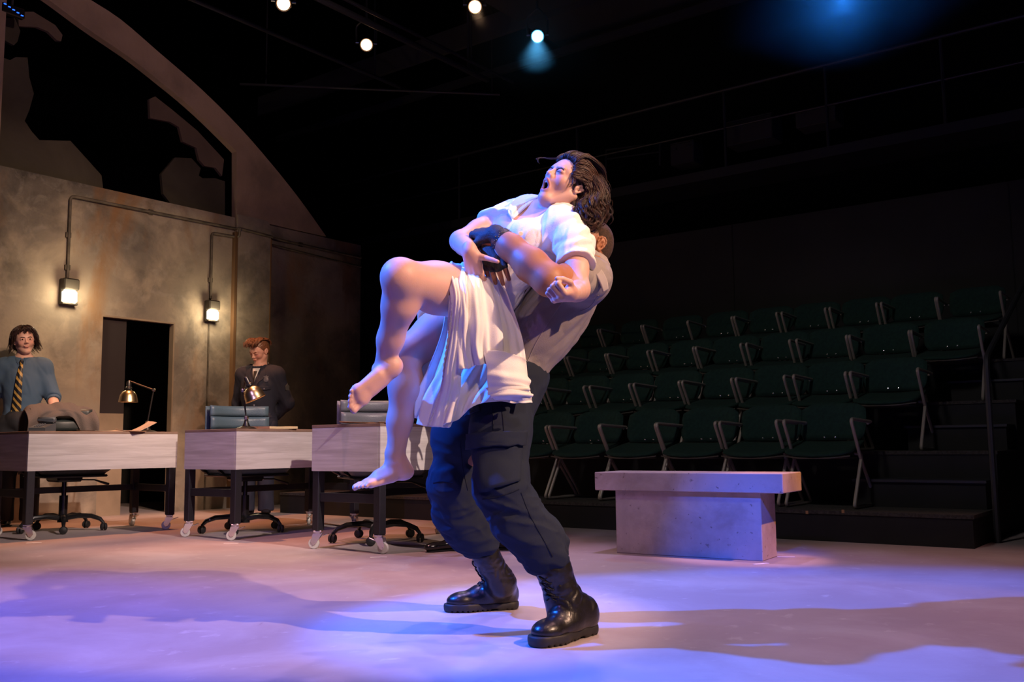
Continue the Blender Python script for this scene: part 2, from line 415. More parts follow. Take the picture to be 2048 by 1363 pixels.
# broken back flats seen through the arch
def z1(l): return [(x/2.726, y/2.726) for x, y in l]
flats = [
 ('large jagged dark flat standing behind the wall at far left', [(-40, 880), (-40, 235), (0, 240), (60, 290), (100, 305), (130, 288), (195, 290), (205, 400), (230, 490), (205, 580), (180, 640), (220, 700), (260, 745), (430, 750), (520, 850), (600, 940), (612, 1040), (300, 1010), (0, 930)]),
 ('rounded broken dark flat under the arch beside its foot', [(935, 930), (1010, 840), (1100, 845), (1150, 900), (1140, 940), (1160, 955), (1230, 955), (1282, 972), (1282, 1185), (1010, 1125), (945, 1040)]),
 ('brown jagged shard hanging along the inside of the arch', [(878, 515), (882, 620), (990, 640), (1040, 670), (1060, 750), (1135, 785), (1150, 850), (1180, 885), (1240, 895), (1275, 940), (1286, 850), (1140, 690), (1010, 580), (910, 500)]),
 ('small dark pointed shard hanging at the top left corner', [(20, 60), (40, 130), (100, 185), (145, 210), (165, 190), (180, 130), (150, 60)]),
 ('long brown shard hanging under the top of the arch', [(175, 20), (180, 100), (280, 105), (340, 130), (390, 180), (412, 185), (420, 150), (380, 95), (260, 20)]),
]
for i, (lb, pts) in enumerate(flats):
    pl = [wt(*p) for p in z1(pts)]
    back = 0.16+0.03*i if i != 0 else .16
    mb = MB().prism(pl, W0-WN*back, E2, UP, -WN*.04)
    o = mb.build('broken_flat', M['flat'] if i in (0, 1, 3) else M['shard'])
    tag(o, lb, 'scenery flat', 'broken flats behind the arch')
a, b = wt(-8, 330)[0], wt(-70, 330)[0]
mb = MB().prism([(b, zt), (a, zt), (a, zt+3.2), (b, zt+3.2)], W0+WN*.05, E2, UP, -WN*.2)
tag(mb.build('scenic_post', M['arch']), 'narrow pale upright post at the left picture edge above the wall', 'post')

# conduits and wall lamps ---------------------------------------------
def wp(px, py, off=0.03):
    t, z = wt(px, py); return W0+E2*t+UP*z+WN*off
mb = MB()
mb.tube(rounded_path([wp(132, 556), wp(138, 392), wp(470, 458), wp(470, 458, .08), wp(536, 475, .08), wp(540, 476), wp(719, 516)], .05), .014, 10)
for (x, y) in ((135, 470), (133, 535), (300, 424), (600, 489)):
    mb.box(wp(x, y, .012), (.05, .03, .05), Matrix.Rotation(ANG, 3, 'Z'))
tag(mb.build('conduit_pipe', M['conduit'], smooth=True), 'long painted conduit running across the wall down to the left lamp', 'conduit', 'conduits on the set wall')
mb = MB()
mb.tube(rounded_path([wp(418, 597), wp(421, 466), wp(470, 474), wp(470, 474, .08), wp(471, 459, .085)], .03), .014, 10)
mb.box(wp(419, 560, .012), (.05, .03, .05), Matrix.Rotation(ANG, 3, 'Z'))
tag(mb.build('conduit_pipe', M['conduit'], smooth=True), 'short painted conduit dropping to the right wall lamp', 'conduit', 'conduits on the set wall')
mb = MB()
mb.tube(rounded_path([wp(536, 489, .03), wp(719, 534)], .05), .012, 10)
tag(mb.build('conduit_pipe', M['conduit'], smooth=True), 'thin lower conduit on the wall right of the raised band', 'conduit', 'conduits on the set wall')
def wall_lamp(px0, py0, px1, py1, label, pw):
    ta, za = wt(px0, py0); tb, zb = wt(px1, py1); wd = abs(tb-ta); hh = abs(za-zb)
    wd = hh*.62
    c = W0+E2*((ta+tb)/2)+UP*((za+zb)/2)+WN*.002
    r = empty('wall_lamp', c, ANG-PI/2+PI/2)
    # local x along wall, -y towards stage
    MB().box((0, -.02, 0), (wd, .04, hh), bev=.008).box((0, -.06, hh*.28), (wd, .09, hh*.44), bev=.012).box((0, -.05, -hh*.47), (wd, .07, .02), bev=.004).build('housing', M['bronze'], r)
    MB().box((0, -.06, -hh*.2), (wd*.84, .085, hh*.5), bev=.02).build('lens', M['lens'], r)
    tag(r, label, 'wall lamp', 'wall lamps on the set wall')
    l = bpy.data.lights.new('wall_lamp_glow', 'POINT'); l.energy = pw; l.color = (1, .80, .50); l.shadow_soft_size = .06
    lo = bpy.data.objects.new('wall_lamp_glow', l); col.objects.link(lo); lo.location = c+WN*.2-UP*hh*.2
wall_lamp(114, 556, 151, 612, 'lit rectangular wall lamp left of the doorway', 3.5)
wall_lamp(404, 600, 433, 645, 'lit rectangular wall lamp right of the doorway', 3.5)

# seating platforms ----------------------------------------------------
F0 = V((1.85, 6.67, 0)); D1 = E1; N1 = E2
RZ = math.atan2(-.6, .8)
RISE, RUN = .385, .87
sL, sR = -5.3, 1.22
def pbox(mb, s0, s1, n0, n1, za, zb):
    c = F0+D1*((s0+s1)/2)+N1*((n0+n1)/2)+UP*((za+zb)/2)
    return mb.box(c, (s1-s0, n1-n0, zb-za), Matrix.Rotation(RZ, 3, 'Z'))
for i in range(4):
    z = .2+RISE*i; n0 = RUN*i; e = sR+.0*i
    t = empty('riser_platform', F0)
    mb = MB(); pbox(mb, sL, e, n0, n0+RUN+(.4 if i == 3 else 0), 0 if i == 0 else .0, z-.02); mb.v = [tuple(V(v)-F0) for v in mb.v]
    mb.build('riser_face', M['black'], t)
    mb = MB(); pbox(mb, sL, e+.01, n0-.01, n0+RUN+(.4 if i == 3 else 0), z-.02, z+.004); mb.v = [tuple(V(v)-F0) for v in mb.v]
    mb.build('carpet_top', M['carpet'], t)
    tag(t, ['lowest black seating platform with worn carpet edge behind the bench', 'second black seating platform, one tier up', 'third black seating platform, two tiers up', 'topmost black seating platform at the back'][i], 'platform', 'seating platforms')
for i in range(3):
    z = .2+RISE*(i+.5); n0 = RUN*(i+1)-.32
    t = empty('aisle_step', F0)
    mb = MB(); pbox(mb, .35+.15*i, sR-.02, n0, n0+.32, z-RISE/2+.005, z-.015); mb.v = [tuple(V(v)-F0) for v in mb.v]
    mb.build('step_box', M['black'], t)
    mb = MB(); pbox(mb, .33+.15*i, sR-.01, n0-.02, n0+.32, z-.015, z+.003); mb.v = [tuple(V(v)-F0) for v in mb.v]
    mb.build('tread', M['steel'], t)
    tag(t, ['lowest black aisle step beside the chairs', 'middle black aisle step beside the chairs', 'upper black aisle step beside the chairs'][i], 'step', 'aisle steps on the platforms')
# end rail
mb = MB()
pts = [F0+D1*(sR+.05)+N1*.45+UP*0.0, F0+D1*(sR+.05)+N1*.45+UP*1.2, F0+D1*(sR+.05)+N1*3.2+UP*2.35]
mb.tube(rounded_path(pts, .08), .02, 8)
mb.tube([F0+D1*(sR+.05)+N1*3.2+UP*1.3, F0+D1*(sR+.05)+N1*3.2+UP*2.35], .02, 8)
tag(mb.build('hand_rail', M['steel'], smooth=True), 'dark metal handrail along the right end of the seating', 'rail')
# rear wall, side wall, upper masking ---------------------------------
mb = MB(); pbox(mb, -14, 9.4, 4.15, 4.25, 0, 3.28); struct(mb, 'wall_back', M['greywall'])
mb = MB(); pbox(mb, -14, 9.4, 4.9, 5.0, 0, 8); struct(mb, 'wall_back_upper', M['velour'])
for k, s in enumerate((-2.1, -5.1, .9)):
    mb = MB(); pbox(mb, s, s+.012, 4.145, 4.15, 0, 3.28); struct(mb, 'trim_%d' % (10+k), M['black'])
mb = MB(); pbox(mb, 9.4, 9.5, -9, 5, 0, 8); struct(mb, 'wall_right', M['velour'])
mb = MB(); pbox(mb, -14, -13.9, -12, 5, 0, 8); struct(mb, 'wall_far_left', M['velour'])
mb = MB().box((0, 6, 7.4), (34, 30, .1)); struct(mb, 'ceiling', M['velour'])
# catwalk with railings above the rear seats ---------------------------
t = empty('catwalk', F0)
def loc(v): return V(v)-F0
def sp(s, n, z): return D1*s+N1*n+UP*z
mb = MB(); c = sp(-3.5, 4.5, 3.95); mb.box(c, (13, .7, .12), Matrix.Rotation(RZ, 3, 'Z')); mb.build('deck', M['steel'], t)
for s in (-6.4, -4.3, -2.15, -.9, .35, 1.6):
    MB().cyl(sp(s, 4.18, 3.9), sp(s, 4.18, 5.0), .02, 8).build('rail_post', M['steel'], t)
MB().cyl(sp(-9, 4.18, 4.98), sp(3, 4.18, 4.98), .024, 8).cyl(sp(-9, 4.18, 4.5), sp(3, 4.18, 4.5), .015, 8).build('handrail', M['steel'], t)
tag(t, 'dark catwalk with thin railing high above the seats', 'catwalk')
mb = MB()
for (s0, s1, n, z, h) in ((-4.6, -3.2, 4.25, 4.1, .16), (-2.9, -2.0, 4.3, 4.1, .25),):
    pass
t = empty('ceiling_beam', F0)
MB().box(sp(-3.4, 3.2, 5.6), (12, .06, .10), Matrix.Rotation(RZ, 3, 'Z')).build('beam', M['steel'], t)
MB().box(sp(-4.6, 2.6, 5.9), (9, .06, .30), Matrix.Rotation(RZ, 3, 'Z')).build('fascia', M['greywall'], t)
tag(t, 'long dark beam running high across the upper right', 'beam')
# fly pipes
def pipe(name, a, b, r, label, hang=None, grp='lighting pipes under the ceiling'):
    t = empty(name, a)
    MB().cyl((0, 0, 0), V(b)-V(a), r, 10).build('pipe', M['steel'], t)
    if hang:
        for k in hang:
            q = (V(b)-V(a))*k
            MB().cyl(q, q+UP*(7.3-(V(a)+q).z), r*.5, 6).build('hanger', M['steel'], t)
    tag(t, label, 'pipe', grp); return t
a = P(975, 160, 11.5); pipe('lighting_pipe', a-E2*7.5, a, .035, 'long grey lighting pipe sloping toward the top centre', (.95, .5))
a = P(992, 175, 12.0); pipe('lighting_pipe', a-E2*8.5+E1*.28, a+E1*.28, .02, 'thin pipe just right of the long lighting pipe', (.9,))
a = P(825, 185, 12.2); pipe('lighting_pipe', a-E2*7.0, a, .025, 'thin dark pipe left of the long lighting pipe', (.4, .9))
a, b = P(480, 168, 12.0), P(1000, 189, 12.0); pipe('lighting_pipe', a, b, .018, 'level thin pipe across the back of the stage', (.1, .97))
mb = MB(); c = P(1060, 60, 9.5); mb.box(c+UP*.9, (2.2, 5, .05), Matrix.Rotation(ANG-PI/2, 3, 'Z')); tag(mb.build('ceiling_panel', M['greywall']), 'dark grey ceiling panel above the centre lights', 'panel')

def lantern(px, py, Y, lens, label, pw, colr, aim=(0.0, 3.8, .8)):
    c = P(px, py, Y); t = empty('stage_lantern', c)
    d = (V(aim)-c); d = (V((0, 0, CAMH))-c).normalized()*.75+d.normalized()*.25; d.normalize()
    R = d.to_track_quat('Z', 'Y').to_matrix()
    MB().lathe([(0, -.36), (.07, -.34), (.085, -.2), (.085, -.02), (.075, 0), (.07, -.005)], R=R).build('barrel', M['blackplastic'], t, smooth=True)
    MB().lathe([(.066, -.02), (.055, -.004), (.03, .006), (.0, .009)], R=R, n=20).build('lens', lens, t, smooth=True)
    MB().tube(rounded_path([R @ V((-.11, 0, -.18)), R @ V((-.12, 0, -.18))+UP*.2, UP*.34, R @ V((.12, 0, -.18))+UP*.2, R @ V((.11, 0, -.18))], .05), .012, 6).build('yoke', M['steel'], t, smooth=True)
    for s in (-1, 1): MB().cyl(R @ V((s*.08, 0, -.18)), R @ V((s*.125, 0, -.18)), .015, 8).build('knob', M['chrome'], t, smooth=True)
    MB().cyl(UP*.32, UP*(7.3-c.z), .015, 8).build('drop_arm', M['steel'], t)
    tag(t, label, 'stage light', 'stage lights under the ceiling')
    spot('lantern_beam', c+d*.05, aim, colr, pw, 24, .7, .05)
lantern(567, 8, 9.2, M['lensw'], 'lit warm stage light at the top edge above the arch', 60, (1, .6, .35), (-1.5, 6, 0))
lantern(733, 90, 10.6, M['lensw'], 'lit warm stage light hanging lowest left of centre', 60, (1, .6, .35), (-.5, 6, 0))
lantern(950, 14, 9.6, M['lensw'], 'lit warm stage light near the top centre', 60, (1, .6, .35), (.4, 5, 0))
lantern(1075, 73, 10.2, M['lensb'], 'lit bright blue stage light right of the top centre', 120, (.1, .5, 1), (0, 4.2, 0))
# gear standing on the catwalk and small marks ---------------------------
def onplane(px, py, n):
    d = ray(px, py); o = V((0, 0, CAMH)); k = ((F0+N1*n)-o).dot(N1)/d.dot(N1); return o+d*k
def gear(name, a, b, n, dep, m, label, cat_='case', grp=None):
    p0, p1 = onplane(a[0], a[1], n), onplane(b[0], b[1], n); c = (p0+p1)/2; wd = abs((p1-p0).dot(D1)); hh = abs(p1.z-p0.z)
    t = empty(name, c-UP*hh/2, RZ)
    MB().box((0, dep/2, hh/2), (wd, dep, hh), bev=.01).build('body', m, t)
    MB().box((0, dep/2, hh+.008), (wd*1.02, dep*1.02, .016), bev=.004).build('lid', M['steel'], t)
    for s in (-1, 1): MB().box((s*wd*.3, -.008, hh*.75), (.05, .012, .03), bev=.003).build('latch', M['steel'], t)
    return tag(t, label, cat_, grp)
gear('equipment_case', (1450, 247), (1545, 273), 4.3, .35, M['greywall'], 'long dim grey case lying on the catwalk near its middle', 'case', 'cases on the catwalk')
gear('equipment_case', (1340, 290), (1388, 322), 4.3, .3, M['greywall'], 'small dim grey case at the left end of the catwalk', 'case', 'cases on the catwalk')
gear('equipment_case', (1590, 226), (1672, 240), 4.3, .3, M['greywall'], 'flat dim grey case on the catwalk right of the long case', 'case', 'cases on the catwalk')
t = empty('control_console', onplane(1607, 226, 4.35), RZ)
MB().box((0, 0, 0), (.10, .08, .05), bev=.008).build('body', M['blackplastic'], t)
MB().box((0, -.042, .005), (.012, .004, .012)).build('indicator_light', mat('red_led', (.5, 0, 0), .4, emit=(1, .02, .03), es=.5), t)
tag(t, 'tiny control box with a red indicator light on the catwalk', 'control box')
a, b, c, d = (onplane(*q, 4.2) for q in ((1212, 300), (1320, 286), (1320, 330), (1212, 345)))
t = empty('short_railing', d)
MB().tube([a-d, b-d], .014, 6).tube([(a*.6+d*.4)-d, (b*.6+c*.4)-d], .010, 6).build('top_rail', M['steel'], t)
for p_, q_ in ((a, d), (b, c)): MB().tube([p_-d, q_-d], .014, 6).build('rail_post', M['steel'], t)
tag(t, 'short two-bar railing behind the woman at the far end of the catwalk', 'rail')
c = P(24, 22, 8.6); t = empty('led_fixture', c, ANG)
MB().box((0, 0, 0), (.22, .06, .10), bev=.01).build('body', M['blackplastic'], t)
ml = mat('blue_led', (0, .1, 1), .4, emit=(0.02, 0.12, 1.0), es=.9)
for i in range(5): MB().box((-.08+.04*i, -.034, .03-.014*i), (.022, .006, .008)).build('led', ml, t)
MB().cyl((0, 0, .04), (0, 0, 7.3-c.z), .012, 6).build('drop_arm', M['steel'], t)
tag(t, 'small fixture with a row of blue LEDs in the top left corner', 'stage light')
for q, lb in (((1614, 1024), 'tiny orange tape mark on the platform edge just right of the bench'), ((1686, 1022), 'tiny orange tape mark on the platform edge below the rightmost front chair')):
    g_ = onplane(q[0], q[1], -.012); o = MB().box((0, 0, 0), (.018, .003, .022)).build('tape_mark', M['envelope']); o.location = g_; o.rotation_euler.z = RZ
    tag(o, lb, 'tape', 'tape marks on the floor')
# ------------------------------------------------------------------ theatre chairs
def curved_panel(w, h, th, sag, lean, n=10, m=6, rnd_=.09, z0=0.0, y0=0.0, taper=0.0):
    """upholstered panel: curved across x, rounded top corners, thickness th"""
    mb = MB(); vs = []
    for side in (0, 1):
        for j in range(m+1):
            v = j/m
            for i in range(n+1):
                u = -1+2*i/n
                ww = w/2*(1-taper*(1-v))
                if v > .55: ww *= 1-.12*((v-.55)/.45)**3
                if v < .3: ww *= 1-.16*((.3-v)/.3)**2
                x = u*ww
                zz = z0+h*v-(rnd_*.35*(abs(u)**6) if j == m else 0)
                y = y0+lean*v+sag*(1-u*u)+(th/2 if side else -th/2)*(1-.5*abs(2*v-1)**6)*(1-.45*abs(u)**8)
                vs.append((x, y, zz))
    W = n+1; K = W*(m+1); fs = []
    for j in range(m):
        for i in range(n):
            a = j*W+i
            fs.append((a, a+1, a+W+1, a+W)); fs.append((a+K, a+W+K, a+W+1+K, a+1+K))
    for i in range(n):
        fs.append((i, i+K, i+1+K, i+1)); a = m*W+i; fs.append((a, a+1, a+1+K, a+K))
    for j in range(m):
        a = j*W; fs.append((a, a+W, a+W+K, a+K)); a = j*W+n; fs.append((a, a+K, a+W+K, a+W))
    return mb.add(vs, fs)
def make_seat():
    t = empty('theatre_chair')
    W_ = .27
    for s in (-1, 1):
        x = s*W_
        pth = rounded_path([(x, .20, .60), (x, -.235, .615), (x*1.0, -.06, .34), (x, .25, .012), (x, -.25, .012), (x, -.035, .37), (x*.8, .0, .375)], .045, 5)
        MB().tube(pth, .0125, 8).build('frame', M['tube'], t, smooth=True)
    curved_panel(.485, .275, .035, .05, .075, z0=.47, y0=.155).build('backrest', M['green'], t, smooth='all')
    mb = MB(); vs = []; fs = []
    n, m = 10, 8
    for side in (0, 1):
        for j in range(m+1):
            v = j/m
            for i in range(n+1):
                u = -1+2*i/n
                y = -.25+.44*v
                hw = .245*(1-.10*abs(1-2*v)**4)
                yy = y+(.045*(u*u) if v < .5 else 0)*(1-2*v)
                z = .392+.072*v**1.4+.014*(u*u)-.02*(1-v)**6
                z -= (.042*(1-.5*abs(u)**6)*(1-.6*abs(2*v-1)**8)) if side else 0
                vs.append((u*hw, yy, z))
    W = n+1; K = W*(m+1)
    for j in range(m):
        for i in range(n):
            a = j*W+i; fs.append((a, a+1, a+W+1, a+W)); fs.append((a+K, a+W+K, a+W+1+K, a+1+K))
    for i in range(n):
        fs.append((i, i+K, i+1+K, i+1)); a = m*W+i; fs.append((a, a+1, a+1+K, a+K))
    for j in range(m):
        a = j*W; fs.append((a, a+W, a+W+K, a+K)); a = j*W+n; fs.append((a, a+K, a+W+K, a+W))
    mb.add(vs, fs).build('seat', M['green'], t, smooth='all')
    mb = MB()
    mb.tube([( -.24, -.19, .36), (-.1, -.235, .345), (.1, -.235, .345), (.24, -.19, .36)], .006, 6)
    mb.box((0, 0, .348), (.36, .34, .02), bev=.008)
    mb.build('seat_shell', M['chairshell'], t, smooth=True)
    MB().tube([(-.26, .19, .59), (-.2, .235, .58), (0, .26, .57), (.2, .235, .58), (.26, .19, .59)], .009, 6).build('back_bar', M['tube'], t, smooth=True)
    for s in (-.05, .03):
        MB().lathe([(0, -.002), (.007, 0), (.007, .004), (0, .006)], c=(s, .142, .492), R=Matrix.Rotation(PI/2, 3, 'X'), n=8).build('rivet', M['chrome'], t)
    return t
seat0 = make_seat(); index_kids(seat0)
def s_of(px, n, z):
    # parameter along the row where the point projects to column px
    o = F0+N1*n+UP*z
    lo, hi = -9.0, 3.0
    def col_(s):
        q = o+D1*s-V((0, 0, CAMH)); f = q.y*math.cos(PITCH)+q.z*math.sin(PITCH); v = -q.y*math.sin(PITCH)+q.z*math.cos(PITCH)
        return 1024+(q.x/f*math.cos(ROLL)-v/f*math.sin(ROLL))*FOC
    for _ in range(50):
        m_ = (lo+hi)/2
        if col_(m_) < px: lo = m_
        else: hi = m_
    return lo
rows = [
 ('front', [1650, 1524, 1400, 1284, 1174, 1078, 985], 0),
 ('second', [1780, 1655, 1546, 1438, 1336, 1242, 1156, 1075, 1000], 1),
 ('third', [1901, 1772, 1656, 1556, 1458, 1365, 1278, 1195, 1118, 1046], 2),
 ('top', [1948, 1826, 1722, 1622, 1530, 1440, 1350, 1262, 1178, 1100], 3)]
ordw = ['rightmost', 'second from the right', 'third from the right', 'fourth from the right', 'fifth from the right', 'sixth from the right', 'seventh from the right', 'eighth from the right', 'ninth from the right', 'tenth from the right']
where = {'front': 'in the front row on the lowest platform', 'second': 'in the second row up', 'third': 'in the third row up', 'top': 'in the topmost row at the back'}
k = 0
for nm, pxs, r_ in rows:
    n = RUN*r_+.43; z = .204+RISE*r_
    for j, px in enumerate(pxs):
        o = seat0 if k == 0 else copy_tree(seat0); k += 1
        s = s_of(px, n, z+.4)
        o.location = F0+D1*s+N1*n+UP*z
        o.rotation_euler = (0, 0, RZ+rnd.uniform(-.03, .03))
        tag(o, 'green upholstered tube-framed chair, %s %s' % (ordw[j], where[nm]), 'chair', 'green audience chairs')

# ------------------------------------------------------------------ desks
def caster(mb_parent, x, y, rz, brake=True):
    R = Matrix.Rotation(rz, 3, 'Z')
    c = V((x, y, 0))
    t = MB()
    t.box(c+V((0, 0, .112)), (.055, .055, .012), R, bev=.003)
    t.cyl(c+V((0, 0, .095)), c+V((0, 0, .11)), .022, 14)
    for s in (-1, 1):
        t.prism([(-.03, .10), (.03, .10), (.045, .045), (.03, .025), (.012, .03)], c+R @ V((0, s*.017, 0)), R @ V((1, 0, 0)), UP, R @ V((0, s*.003, 0)))
    if brake:
        t.box(c+R @ V((-.045, 0, .088)), (.05, .03, .006), R @ Matrix.Rotation(.35, 3, 'Y'), bev=.002)
    ca = t.build('caster', M['chrome'], mb_parent)
    w_ = c+R @ V((.026, 0, .036)); ax = R @ V((0, 1, 0))
    Rw = ax.to_track_quat('Z', 'Y').to_matrix()
    MB().lathe([(0, -.013), (.026, -.013), (.034, -.012), (.036, -.008), (.036, .008), (.034, .012), (.026, .013), (0, .013)], c=w_, R=Rw, n=24).build('wheel', M['white_wheel'], ca, smooth=True)
    MB().cyl(w_-ax*.022, w_+ax*.022, .007, 10).build('axle', M['chrome'], ca, smooth=True)
def desk(corner, rz, L, D, label, top=.80, leg_rz=(.4, .5, .2, .9)):
    """local x along the long front (away), y = depth to the left; corner leg at origin"""
    t = empty('rolling_desk', corner, rz)
    zb = .505
    ov = .035; lw = .058
    x0, x1, y0, y1 = -ov, L+ov, -ov, D+ov
    MB().box(((x0+x1)/2, (y0+y1)/2, top-.010), (x1-x0, y1-y0, .02), bev=.002).build('desk_top', M['plytop'], t)
    pn = MB()
    th = .016; h = top-.02-zb; zc = zb+h/2
    pn.box(((x0+x1)/2, y0+th/2+.001, zc), (x1-x0-.004, th, h)).build('front_panel', M['ply'], t)
    MB().box((x0+th/2+.001, (y0+y1)/2+.008, zc), (th, y1-y0-.024, h)).build('side_panel', M['ply'], t)
    MB().box((x1-th/2-.001, (y0+y1)/2+.008, zc), (th, y1-y0-.024, h)).build('side_panel', M['ply'], t)
    for (x, y), rr in zip(((0, 0), (0, D), (L, 0), (L, D)), leg_rz):
        mb = MB().box((x, y, .118+(top-.02-.118)/2), (lw, lw, top-.02-.118), bev=.004)
        lg = mb.build('leg', M['leg'], t)
        hm = MB()
        for q in range(6):
            for (dx, dy, R) in ((0, -lw/2-.0006, Matrix.Rotation(PI/2, 3, 'X')), (-lw/2-.0006, 0, Matrix.Rotation(PI/2, 3, 'Y'))):
                hm.lathe([(0, -.0005), (.0035, 0), (0, .0005)], c=(x+dx, y+dy, .20+q*.05), R=R, n=8)
        hm.build('bolt_holes', M['black'], lg)
        caster(t, x, y, rr)
    for x in (0, L):
        MB().box((x, D/2, .335), (.03, D-lw, .058), bev=.003).build('stretcher', M['leg'], t)
    MB().box((L/2, D, .335), (L-lw, .03, .05), bev=.003).build('stretcher', M['leg'], t)
    tag(t, label, 'desk', 'rolling desks in a row')
    return t
DR = ANG
def dp_(c, a, b, z=.80):  # a point on a desk top: corner, along, depth
    return V((c[0], c[1], z))+V((math.cos(c[2]), math.sin(c[2]), 0))*a+V((-math.sin(c[2]), math.cos(c[2]), 0))*b
c1 = (-3.585, 7.105, math.radians(49)); c2 = (-2.01, 6.956, math.radians(54.5)); c3 = (-.835, 6.0, math.radians(53.5))
desk((c1[0], c1[1], 0), c1[2], 1.13, .60, 'pale wood desk on casters with a phone and jacket chair, leftmost of three', .80, (-.6, .3, 2.6, 1.6))
desk((c2[0], c2[1], 0), c2[2], 1.20, .54, 'pale wood desk on casters holding the lamp in front of the uniformed man', .80, (2.4, 2.6, .4, .9))
desk((c3[0], c3[1], 0), c3[2], 1.20, .56, 'pale wood desk on casters behind the bare feet, nearest of three', .806, (-1.3, 2.2, .5, 1.0))
# white tape marks by the casters
for (px, py) in ((70, 1085), (355, 1080), (460, 1086), (625, 1103), (755, 1113), (1150+424, 1128-20), (1526, 1127)):
    pass
tm = [((68, 1085), .3, 'white tape mark on the floor by the left desk caster'), ((462, 1086), 0, 'white tape mark on the floor by the middle desk caster'), ((757, 1114), .1, 'white tape mark on the floor by the nearest desk caster'),
      ((1522, 1127), .5, 'white tape mark at the near corner of the stone bench'), ((1572, 1113), -.2, 'white tape mark behind the right corner of the stone bench')]
for q, rz, lb in tm:
    g = G(*q); o = MB().box((0, 0, .0012), (.10, .025, .0016)).build('tape_mark', M['tape']); o.location = g; o.rotation_euler.z = rz
    tag(o, lb, 'tape', 'tape marks on the floor')

# ------------------------------------------------------------------ office chairs
def office_chair(loc, rz, leather, label, back_h=1.02, base_rz=0.0):
    t = empty('office_chair', loc, rz)
    # seat faces local -y ; back panel at +y
    vs = []
    def seg_panel(z0, z1, y0, w, th, name, n=12, m=6):
        mb = MB(); vs = []; W = n+1
        for side in (0, 1):
            for j in range(m+1):
                v = j/m
                for i in range(n+1):
                    u = -1+2*i/n
                    e = (1-abs(u)**6)**.5 if abs(u) < 1 else 0
                    f = (1-abs(2*v-1)**4)**.5 if 0 < v < 1 else 0
                    vs.append((u*w/2, y0+.10*u*u*-1+(th/2 if side else -th/2)*(.25+.75*min(e, f)), z0+(z1-z0)*v))
        K = W*(m+1); fs = []
        for j in range(m):
            for i in range(n):
                a = j*W+i; fs.append((a, a+1, a+W+1, a+W)); fs.append((a+K, a+W+K, a+W+1+K, a+1+K))
        for i in range(n):
            fs.append((i, i+K, i+1+K, i+1)); a = m*W+i; fs.append((a, a+1, a+1+K, a+K))
        for j in range(m):
            a = j*W; fs.append((a, a+W, a+W+K, a+K)); a = j*W+n; fs.append((a, a+K, a+W+K, a+W))
        return mb.add(vs, fs).build(name, leather, t, smooth='all')
    zt_ = back_h
    hs = [(zt_-.085, zt_), (zt_-.185, zt_-.087), (zt_-.285, zt_-.187), (zt_-.385, zt_-.287), (zt_-.5, zt_-.387)]
    for i, (a, b) in enumerate(hs):
        seg_panel(a, b, .22-.012*i, .50, .075, 'back_cushion')
    seg_panel(zt_-.52, zt_-.005, .285, .52, .05, 'back_shell')
    MB().box((0, -.02, .50), (.52, .50, .09), bev=.035).build('seat', leather, t, smooth=True)
    MB().box((0, -.02, .448), (.50, .47, .02), bev=.008).build('seat_pan', M['blackplastic'], t)
    for s in (-1, 1):
        MB().tube(rounded_path([(s*.24, .16, .47), (s*.31, .14, .50), (s*.31, .12, .70), (s*.31, -.20, .70), (s*.31, -.16, .50), (s*.24, -.12, .47)], .07), .014, 8).build('armrest', M['blackplastic'], t, smooth=True)
    MB().box((0, 0, .425), (.20, .26, .05), bev=.015).build('tilt_box', M['blackplastic'], t)
    MB().tube([(.08, -.02, .415), (.22, -.06, .41), (.30, -.08, .38), (.33, -.09, .37)], [.006, .006, .011, .011], 8).build('lever', M['blackplastic'], t, smooth=True)
    MB().cyl((0, 0, .10), (0, 0, .29), .033, 18).cyl((0, 0, .28), (0, 0, .42), .018, 14).build('gas_lift', M['blackplastic'], t, smooth=True)
    bs = MB().cyl((0, 0, .075), (0, 0, .135), .042, 20, r2=.035)
    b = bs.build('base', M['blackplastic'], t, smooth=True)
    for k in range(5):
        a = base_rz+2*PI*k/5; d = V((math.cos(a), math.sin(a), 0))
        MB().tube([d*.03+UP*.11, d*.12+UP*.125, d*.22+UP*.12, d*.29+UP*.095, d*.32+UP*.06], [.022, .02, .019, .017, .012], 8).build('base_arm', M['blackplastic'], b, smooth=True)
        c = d*.32+UP*.032; ax = V((-d.y, d.x, 0)); ax = Matrix.Rotation(.5*k, 3, 'Z') @ ax
        Rw = ax.to_track_quat('Z', 'Y').to_matrix(); cw = MB()
        for s in (-1, 1):
            cw.lathe([(0, s*.004), (.028, s*.004), (.031, s*.012), (.026, s*.022), (.012, s*.027), (0, s*.028)], c=c, R=Rw, n=18)
        cw.cyl(c+UP*.0, c+UP*.04, .008, 8)
        cw.build('caster', M['rubber'], b, smooth=True)
    tag(t, label, 'office chair', 'office chairs behind the desks')
    return t
M['blackleather'] = mat('black_leather', (0.02, 0.028, 0.03), 0.45)
g1, g2, g3 = V((-3.38, 8.05, 0)), V((-1.93, 7.45, 0)), V((-.86, 6.85, 0))
oc1 = office_chair(V((-3.68, 7.86, 0)), math.radians(-49+95), M['blackleather'], 'black office chair with a grey jacket over it behind the left desk', 1.0, .6)
oc2 = office_chair(V((-2.13, 7.62, 0)), math.radians(42), M['bluelight'], 'blue-grey padded office chair behind the middle desk', 1.0, .25)
oc3 = office_chair(V((-.95, 6.78, 0)), math.radians(24), M['greylight'], 'grey padded office chair behind the nearest desk', .995, .5)

